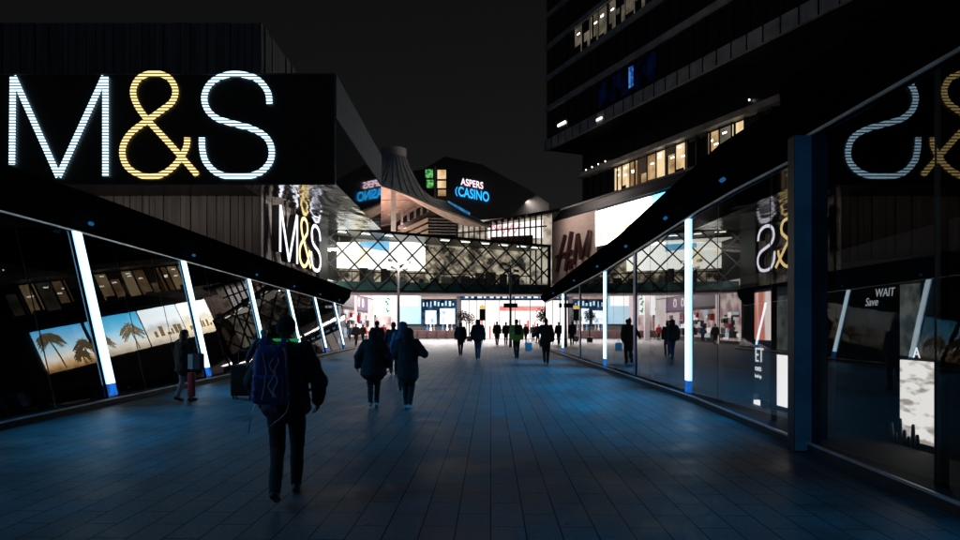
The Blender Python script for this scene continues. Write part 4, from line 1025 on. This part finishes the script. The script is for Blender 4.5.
def person(px, Y, H, label, yaw=0, stride=.28, swap=False, hem=.86, puff=.05, coat='cblack', legs='cblack', shoe='shoe', head='hair', hairm='hairdark',
           arms=None, voxel=.014, group=None, x=None, flare=.03, lean=0, collar=None, vest=None, legw=1.0, hat=None, eyes=False):
    x = (px - CX) * Y / FPX if x is None else x
    sgn = -1 if swap else 1
    V = Vector
    # joints, facing +Y
    fwd, back = stride, -stride
    hips = [V((-.09, 0, .93)), V((.09, 0, .93))]
    legR = [hips[1], V((.078, fwd * .62 + .05, .51)), V((.06, fwd, .09))]
    legL = [hips[0], V((-.075, back * .18 + .05, .50)), V((-.055, back * 1.05, .10 + max(0, stride) * .22))]
    if swap:
        legR, legL = ([V((-p.x, p.y, p.z)) for p in legL], [V((-p.x, p.y, p.z)) for p in legR])
    sh_ = [V((-.175, lean, 1.425)), V((.175, lean, 1.425))]
    arms = arms or {}
    def arm(side):
        s = -1 if side == 'L' else 1
        if side in arms: e, w = arms[side]; return [sh_[0 if s < 0 else 1], V(e), V(w)]
        sw = (-stride if (s > 0) != swap else stride) * .55
        return [sh_[0 if s < 0 else 1], V((s * .255, sw * .35 - .03 + lean, 1.13)), V((s * .265, sw + .05 + lean, .89))]
    aL, aR = arm('L'), arm('R')
    hd = V((0, lean + .02, 1.625))
    k = H / 1.75
    # ---- body
    bm = B()
    cone(bm, (0, 0, .95), (0, lean * .3, 1.08), .125, .115, 14, sx=1.15, sy=.82)
    cone(bm, (0, lean * .3, 1.1), (0, lean, 1.36), .12, .135, 14, sx=1.2, sy=.8)
    cone(bm, sh_[0], sh_[1], .062, .062)
    cone(bm, (0, lean, 1.42), (0, lean + .01, 1.56), .06, .052)
    cone(bm, hd + V((0, -.012, .03)), hd + V((0, .008, .02)), .088, .088, 16, sx=.88)
    cone(bm, hd + V((0, .02, -.02)), hd + V((0, .045, -.075)), .07, .045, 12, sx=.9)
    cone(bm, hd + V((0, .09, .015)), hd + V((0, .112, -.022)), .012, .017, 8)      # nose
    cone(bm, hd + V((-.03, .082, -.052)), hd + V((.03, .082, -.052)), .011, .011, 8)  # mouth
    for s in (-1, 1): cone(bm, hd + V((s * .082, 0, .012)), hd + V((s * .086, -.005, -.02)), .02, .014, 8, sx=.5)
    for lg in (legL, legR):
        cone(bm, lg[0], lg[1], .088, .056); cone(bm, lg[1], lg[2], .056, .038)
        cone(bm, lg[1] + V((0, -.02, -.04)), lg[1].lerp(lg[2], .45) + V((0, -.02, 0)), .04, .045)
        cone(bm, lg[2] + V((0, -.03, -.04)), lg[2] + V((0, .14, -.055)), .035, .03)
    for ar, s in ((aL, -1), (aR, 1)):
        cone(bm, ar[0], ar[1], .052, .04); cone(bm, ar[1], ar[2], .04, .027)
        d = (ar[2] - ar[1]).normalized(); sd = V((0, 1, 0)) if abs(d.y) < .8 else V((1, 0, 0)); sd = (sd - d * sd.dot(d)).normalized(); inn = d.cross(sd).normalized()
        if inn.x * s > 0: inn = -inn
        pc = ar[2] + d * .055
        cone(bm, ar[2] + sd * .012, pc + sd * .02, .025, .024, 8); cone(bm, ar[2] - sd * .012, pc - sd * .02, .025, .024, 8)
        for j, (o_, L_) in enumerate(((.034, .065), (.012, .078), (-.011, .072), (-.033, .055))):
            r0 = pc + d * .02 + sd * o_; r1 = r0 + d * L_ * .5 + inn * .012; r2 = r1 + d * L_ * .4 + inn * .032
            cone(bm, r0, r1, .0115, .0105, 8); cone(bm, r1, r2, .0105, .009, 8)
        tb = ar[2] + d * .02 + sd * .03; cone(bm, tb, tb + sd * .025 + d * .035, .013, .011, 8); cone(bm, tb + sd * .025 + d * .035, tb + sd * .025 + d * .065 + inn * .015, .011, .009, 8)
    root = remesh('person', bm, M['skin'], None, voxel * .8, 3)
    root.location = (x, Y, 0); root.rotation_euler = (0, 0, yaw); root.scale = (k, k, k)
    tag(root, label, 'person', group)
    # ---- trousers
    bm = B()
    cone(bm, (0, 0, .93), (0, 0, 1.02), .15, .14, 14, sx=1.1, sy=.85)
    for lg in (legL, legR):
        cone(bm, lg[0], lg[1], .105 * legw, .078 * legw); cone(bm, lg[1], lg[2] + V((0, -.005, .01)), .076 * legw, .058 * legw)
    remesh('trousers', bm, M[legs], root, voxel, 4, .02)
    # ---- shoes
    for lg, up_ in ((legL, 0), (legR, 0)):
        a = lg[2]; back_ = a.y < -.1 and stride > .12
        bm = B()
        if back_:
            cone(bm, a + V((0, -.05, -.02)), a + V((0, .10, -.085)), .045, .042, 12); cone(bm, a + V((0, .10, -.085)), a + V((0, .15, -.095)), .045, .035, 12)
        else:
            cone(bm, a + V((0, -.05, -.045)), a + V((0, .10, -.052)), .045, .046, 12); cone(bm, a + V((0, .1, -.052)), a + V((0, .17, -.056)), .045, .034, 12); cone(bm, a + V((0, -.03, -.02)), a + V((0, 0, .03)), .045, .05, 12)
        remesh('shoe', bm, M[shoe], root, .010, 3)
    # ---- coat
    bm = B(); p = puff
    cone(bm, (0, lean, 1.33), (0, lean * .3, 1.1), .13 + p, .125 + p, 18, sx=1.22, sy=.88)
    cone(bm, (0, lean * .3, 1.1), (0, 0, hem + .1), .125 + p, .125 + p + flare, 18, sx=1.2, sy=.95)
    cone(bm, sh_[0] + V((.02, 0, -.015)), sh_[1] + V((-.02, 0, -.015)), .07 + p * .6, .07 + p * .6)
    cone(bm, (0, lean, 1.42), (0, lean, 1.51), .10, .075, 14)
    for ar in (aL, aR):
        cone(bm, ar[0], ar[1], .066 + p * .55, .056 + p * .6); cone(bm, ar[1], ar[2] - (ar[2] - ar[1]).normalized() * .02, .056 + p * .6, .042 + p * .35)
    if head == 'hood':
        cone(bm, hd + V((0, -.03, .025)), hd + V((0, .03, .02)), .125, .115, 16); cone(bm, hd + V((0, -.05, -.04)), (0, lean - .03, 1.46), .115, .13, 16)
    if head == 'hooddown':
        cone(bm, (-.09, lean - .09, 1.47), (.09, lean - .09, 1.47), .055, .055)
    ct = remesh('coat', bm, M[coat], root, voxel, 4, .03)
    if head in ('hair', 'hooddown', 'long', 'bun', 'cap', 'beanie'):
        bm = B()
        r = .1 if head != 'beanie' else .108
        cone(bm, hd + V((0, -.025, .035)), hd + V((0, .005, .045)), r, r - .008, 16, sx=.9)
        if head != 'beanie': cone(bm, hd + V((0, -.04, .02)), hd + V((0, -.045, -.05)), .08, .06, 12)
        if head == 'long': cone(bm, hd + V((0, -.05, .0)), hd + V((0, -.085, -.27)), .095, .085, 14, sx=1.15, sy=.7)
        if head == 'bun': cone(bm, hd + V((0, -.06, .12)), hd + V((0, -.06, .135)), .045, .04, 10)
        ho = remesh('hair' if head not in ('cap', 'beanie') else 'hat', bm, M[hairm], root, .012, 3, .012)
        if head == 'cap':
            bm = B(); cone(bm, hd + V((0, .09, .05)), hd + V((0, .15, .045)), .06, .045, 12); 
            for v in bm.verts: v.co.z = (hd.z + .05) + (v.co.z - hd.z - .05) * .15
            obj('hat_brim', bm, M[hairm], ho, world=False)
    if collar:
        bm = B()
        for a in range(24):
            a0, a1 = R(a * 15), R(a * 15 + 15.5)
            f_ = lambda t_, r_=.108: V((math.cos(t_) * r_ * 1.05, lean + math.sin(t_) * r_ * .92, 1.53))
            bar(bm, f_(a0), f_(a1), .02, .024)
        obj('collar', bm, M['collar'], root, world=False, label='bright green collar')
    if vest:
        bm = B()
        for a in range(28):
            a0, a1 = R(a * 360 / 28), R((a + 1.05) * 360 / 28)
            f_ = lambda t_: V((math.cos(t_) * (.13 + p) * 1.3, math.sin(t_) * (.13 + p) * 1.02, 1.14))
            bar(bm, f_(a0), f_(a1), .02, .06)
        obj('reflective_band', bm, M['silver'], ct, world=False)
    if eyes:
        for s in (-1, 1):
            bm = B(); c_ = hd + V((s * .033, .078, .008)); cone(bm, c_, c_ + V((0, .002, 0)), .012, .012, 10); obj('eye', bm, M['white'], root, smooth=True, world=False)
    return root

# near walker with backpack
p1 = person(286, 6.2, 1.78, 'near walker in a dark padded jacket with a green collar and blue backpack', yaw=R(9), stride=.31, swap=False, hem=.84, puff=.055, coat='cnavy', legs='cblack', head='beanie', hairm='cblack', shoe='shoe', voxel=.010, legw=1.0, collar=True, eyes=True, arms={'L': ((-.30, -.02, 1.14), (-.27, .12, .95)), 'R': ((.31, -.02, 1.13), (.29, .10, .93))})
def backpack():
    x, Y = p1.location.x - .05, 6.2 - .285
    t = thing('backpack', 'blue backpack with pale squiggle piping on the near walker', 'backpack', (x, Y, .95), R(6))
    bm = rbox(-.17, .17, -.12, .12, .02, .56, .085, 4); 
    for v in bm.verts:
        if v.co.z > .35: v.co.x *= 1 - .28 * (v.co.z - .35) / .2
    obj('bag', bm, M['pack'], t, smooth=True, world=False)
    bm = rbox(-.13, .13, -.175, -.10, .05, .30, .035, 3); obj('pocket', bm, M['pack'], t, smooth=True, world=False)
    for sx_, amp in ((-.135, .012), (-.045, .02), (.03, .022), (.07, .018)):
        pts = [(sx_ + amp * math.sin(k * 1.1 + sx_ * 40), .10 + k * .032) for k in range(12)]
        if sx_ == -.045: pts = [(-.05 + .03 * math.sin(k * .28), .08 + k * .035) for k in range(13)]
        bm = B(); ribbon(bm, catmull(pts, 3), .011 if sx_ > -.1 else .014, lambda u, v, d: Vector((u, -.122 - d - (.056 if v < .3 and abs(u) < .125 else 0), v)), 0, .006); obj('piping', bm, M['piping'], t, world=False)
    for s in (-1, 1):
        bm = B()
        pts = catmull([(s * .10, .10, .08), (s * .15, .2, .3), (s * .14, .24, .52), (s * .10, .14, .62), (s * .09, .04, .56)], 4)
        for a, b in zip(pts, pts[1:]): bar(bm, a, b, .05, .012)
        obj('strap', bm, M['pack'], t, world=False)
    for pts in ([(-.14, .05, .06), (-.18, .0, -.08), (-.20, -.02, -.24)], [(.16, 0, .08), (.13, .0, -.06), (.02, -.06, -.16), (-.02, -.06, -.2)]):
        bm = B(); pts = catmull(pts, 4)
        for a, b in zip(pts, pts[1:]): bar(bm, a, b, .012, .006)
        obj('loose_strap', bm, M['piping'], t, world=False)
    bm = B(); pts = catmull([(-.04, 0, .55), (-.02, 0, .6), (.02, 0, .6), (.04, 0, .55)], 3)
    for a, b in zip(pts, pts[1:]): bar(bm, a, b, .015)
    obj('handle', bm, M['pack'], t, world=False)
backpack()
# grey haired walker and suitcase
person(264, 14.8, 1.62, 'grey-haired person in a dark coat half hidden by the near walker', yaw=R(-5), stride=.16, hem=.8, head='hair', hairm='hairgrey', coat='cnavy', legs='cblack', arms={'L': ((-.3, -.08, 1.14), (-.34, -.2, .93))})
def suitcase(px, Y, w, h, d, m, label, handle=True):
    x = (px - CX) * Y / FPX
    t = thing('suitcase', label, 'suitcase', (x, Y, 0))
    bm = rbox(-w / 2, w / 2, -d / 2, d / 2, .06, h, .05, 3); obj('shell', bm, m, t, smooth=True, world=False)
    for s in (-1, 1):
        for e in (-1, 1):
            bm = B(); cone(bm, (s * w * .38 - .015, e * d * .32, .035), (s * w * .38 + .015, e * d * .32, .035), .034, .034, 12, ends=False); obj('wheel', bm, M['plastic'], t, world=False)
    bm = B(); bar(bm, (-w * .3, d * .4, h), (-w * .3, d * .4, h + .32), .02); bar(bm, (w * .3, d * .4, h), (w * .3, d * .4, h + .32), .02); bar(bm, (-w * .34, d * .4, h + .32), (w * .34, d * .4, h + .32), .035); obj('handle', bm, M['plastic'], t, world=False)
suitcase(243, 14.9, .5, .78, .28, M['cblack'], 'large black wheeled suitcase pulled by the grey-haired person')
# woman by the wall
person(184, 14.2, 1.60, 'long-haired woman in a dark coat and pale trousers by the left kiosk', yaw=R(-25), stride=.14, hem=.72, head='long', hairm='hairdark', coat='cblack', legs='palejean', arms={'R': ((.27, .02, 1.14), (.3, .14, 1.02)), 'L': ((-.25, 0, 1.12), (-.26, .05, .87))})
x_ = (196.5 - CX) * 14.0 / FPX
t = thing('shopping_bag', 'dark and pale blue bag held by the woman at the left kiosk', 'bag', (x_, 14.0, .72), R(-20))
bm = rbox(-.17, .17, -.07, .07, 0, .36, .02, 1); obj('bag', bm, M['cnavy'], t, world=False)
bm = B(); box(bm, -.168, -.03, -.078, -.072, .02, .34); obj('pale_panel', bm, M['paper'], t, world=False)
bm = B(); pts = catmull([(-.08, 0, .35), (-.06, 0, .47), (.06, 0, .47), (.08, 0, .35)], 4)
for a, b in zip(pts, pts[1:]): bar(bm, a, b, .014)
obj('handle', bm, M['plastic'], t, world=False)
x_ = (191.5 - CX) * 14.05 / FPX
t = thing('red_bag', 'tall narrow red bag hanging beside the woman at the left kiosk', 'bag', (x_, 14.05, .12), R(-15))
bm = rbox(-.075, .075, -.05, .05, 0, .54, .03, 2); obj('bag', bm, M['cred'], t, smooth=True, world=False)
bm = B(); bar(bm, (-.03, 0, .53), (0, 0, .7), .015); bar(bm, (.03, 0, .53), (0, 0, .7), .015); obj('handle', bm, M['cred'], t, world=False)
# middle pair
person(373.5, 13.2, 1.60, 'walker in a wide black padded coat with hood, left of the middle pair', yaw=R(3), stride=.10, hem=.74, puff=.095, flare=.05, head='hood', coat='cblack', legs='cblack', shoe='sneaker', arms={'L': ((-.33, -.02, 1.14), (-.36, .02, .92)), 'R': ((.33, -.02, 1.14), (.35, .02, .93))})
person(408, 12.8, 1.64, 'walker in a long black hooded coat with right elbow out, right of the middle pair', yaw=R(-6), stride=.10, swap=True, hem=.66, puff=.065, flare=.02, head='hood', coat='cblack', legs='cblack', shoe='sneaker', arms={'R': ((.36, -.03, 1.2), (.17, .16, 1.22)), 'L': ((-.27, .02, 1.16), (-.12, .2, 1.2))})
person(403, 16.5, 1.78, 'person in a blue jacket mostly hidden behind the elbow-out walker', stride=.14, coat='cblue', head='hood', puff=.06, hem=.85)
person(393.5, 22, 1.80, 'slim dark walker between the middle pair, further ahead', stride=.18, coat='cblack', hem=.86)
person(377, 26, 1.86, 'far walker whose head shows above the wide padded coat', stride=.15, coat='cbrown', head='beanie', hairm='cblack')
q = P(395, 353, 21.6); t = thing('carrier_bag', 'pale carrier bag held by the slim walker between the middle pair', 'bag', (q.x, 21.6, q.z - .15))
bm = rbox(-.15, .15, -.06, .06, 0, .34, .04, 2); obj('bag', bm, M['paper'], t, smooth=True, world=False)
bm = B(); bar(bm, (-.05, 0, .32), (0, 0, .45), .02); bar(bm, (.05, 0, .32), (0, 0, .45), .02); obj('handle', bm, M['paper'], t, world=False)
# far walkers
person(460.5, 35.5, 1.86, 'dark walker with hair tied up, left of the central pair', yaw=R(4), stride=.14, head='bun', puff=.065, hem=.86, voxel=.018, legs='cblack', legw=.95)
person(478, 31.5, 1.97, 'dark hooded walker in blue jeans, right of the central pair', yaw=R(-4), stride=.12, swap=True, head='hood', puff=.075, hem=.88, legs='denim', voxel=.018)
person(497, 53, 2.0, 'dark figure in dark trousers, left of the distant pair under the bridge', stride=.12, voxel=.02, puff=.05)
person(506, 55, 1.95, 'dark figure with beanie, right of the distant pair under the bridge', stride=.15, voxel=.02, puff=.05, head='beanie', hairm='cblack', swap=True)
hv = person(516.5, 32.5, 1.98, 'walker in a yellow hi-vis jacket with a dark backpack', stride=.14, voxel=.018, puff=.06, coat='hivis', legs='cblack', head='beanie', hairm='cblack', vest=True)
t = thing('backpack', 'small black backpack worn over the hi-vis jacket', 'backpack', (hv.location.x + .04, 32.5 - .3, 1.22))
bm = rbox(-.16, .16, -.1, .1, 0, .46, .07, 3); obj('bag', bm, M['cblack'], t, smooth=True, world=False)
for s in (-1, 1):
    bm = B(); bar(bm, (s * .1, .08, .42), (s * .12, .3, .4), .05, .02); obj('strap', bm, M['cblack'], t, world=False)
q = P(528.5, 347, 32); t = thing('carrier_bag', 'pale blue carrier bag beside the hi-vis walker', 'bag', (q.x, 32, q.z - .2))
bm = rbox(-.17, .17, -.08, .08, 0, .42, .05, 2); obj('bag', bm, M['paper'], t, smooth=True, world=False)
bm = B(); bar(bm, (-.06, 0, .4), (-.02, 0, .58), .02); bar(bm, (.06, 0, .4), (-.02, 0, .58), .02); obj('handle', bm, M['paper'], t, world=False)
person(546, 28, 1.98, 'dark walker nearest the right kiosk with one arm reaching left', yaw=R(-8), stride=.12, voxel=.018, puff=.06, coat='cbrown', legs='cblack', head='bun', arms={'L': ((-.34, .05, 1.2), (-.5, .2, 1.05))})
# distant crowd by the shops
crowd = [(526, 62, 1.8, 'cblack', 'distant dark shopper beside the hi-vis walker'), (533, 66, 1.75, 'cbrown', 'distant brown-coated shopper right of the hi-vis walker'), (537.5, 58, 1.85, 'cblack', 'distant dark shopper near the potted trees'),
         
         (384, 68, 1.75, 'cred', 'distant shopper in red under the white light box'), (363, 60, 1.75, 'cbrown', 'distant shopper beside the left shop parade'), (356, 52, 1.8, 'cblack', 'dark shopper near the left kiosk end'), (349, 62, 1.7, 'cblue', 'distant shopper in blue by the shop parade')]
protos = {}
for i, (px_, Y_, h_, c_, lab) in enumerate(crowd):
    yaw_ = R((20, 160, -30, 180, 30, 200, 0)[i])
    if c_ not in protos:
        protos[c_] = person(px_, Y_, h_, lab, yaw=yaw_, stride=.12, voxel=.025, coat=c_, head='hair', group='distant shoppers on the bright plaza')
    else:
        src = protos[c_]; o = src.copy(); C.objects.link(o); o.location = ((px_ - CX) * Y_ / FPX, Y_, 0); o.rotation_euler = (0, 0, yaw_); o.scale = (h_ / 1.75,) * 3; o['label'] = lab
        for ch in src.children:
            cch = ch.copy(); C.objects.link(cch); cch.parent = o

# ------------------------------------------------------------------ render look
S.view_settings.view_transform = 'Standard'; S.view_settings.look = 'None'
S.view_settings.exposure = 0; S.view_settings.gamma = 1; S.view_settings.use_curve_mapping = False
S.render.engine = 'CYCLES'
S.cycles.use_denoising = True
S.cycles.max_bounces = 8; S.cycles.transparent_max_bounces = 16; S.cycles.sample_clamp_indirect = 4
S.cycles.caustics_reflective = False; S.cycles.caustics_refractive = False
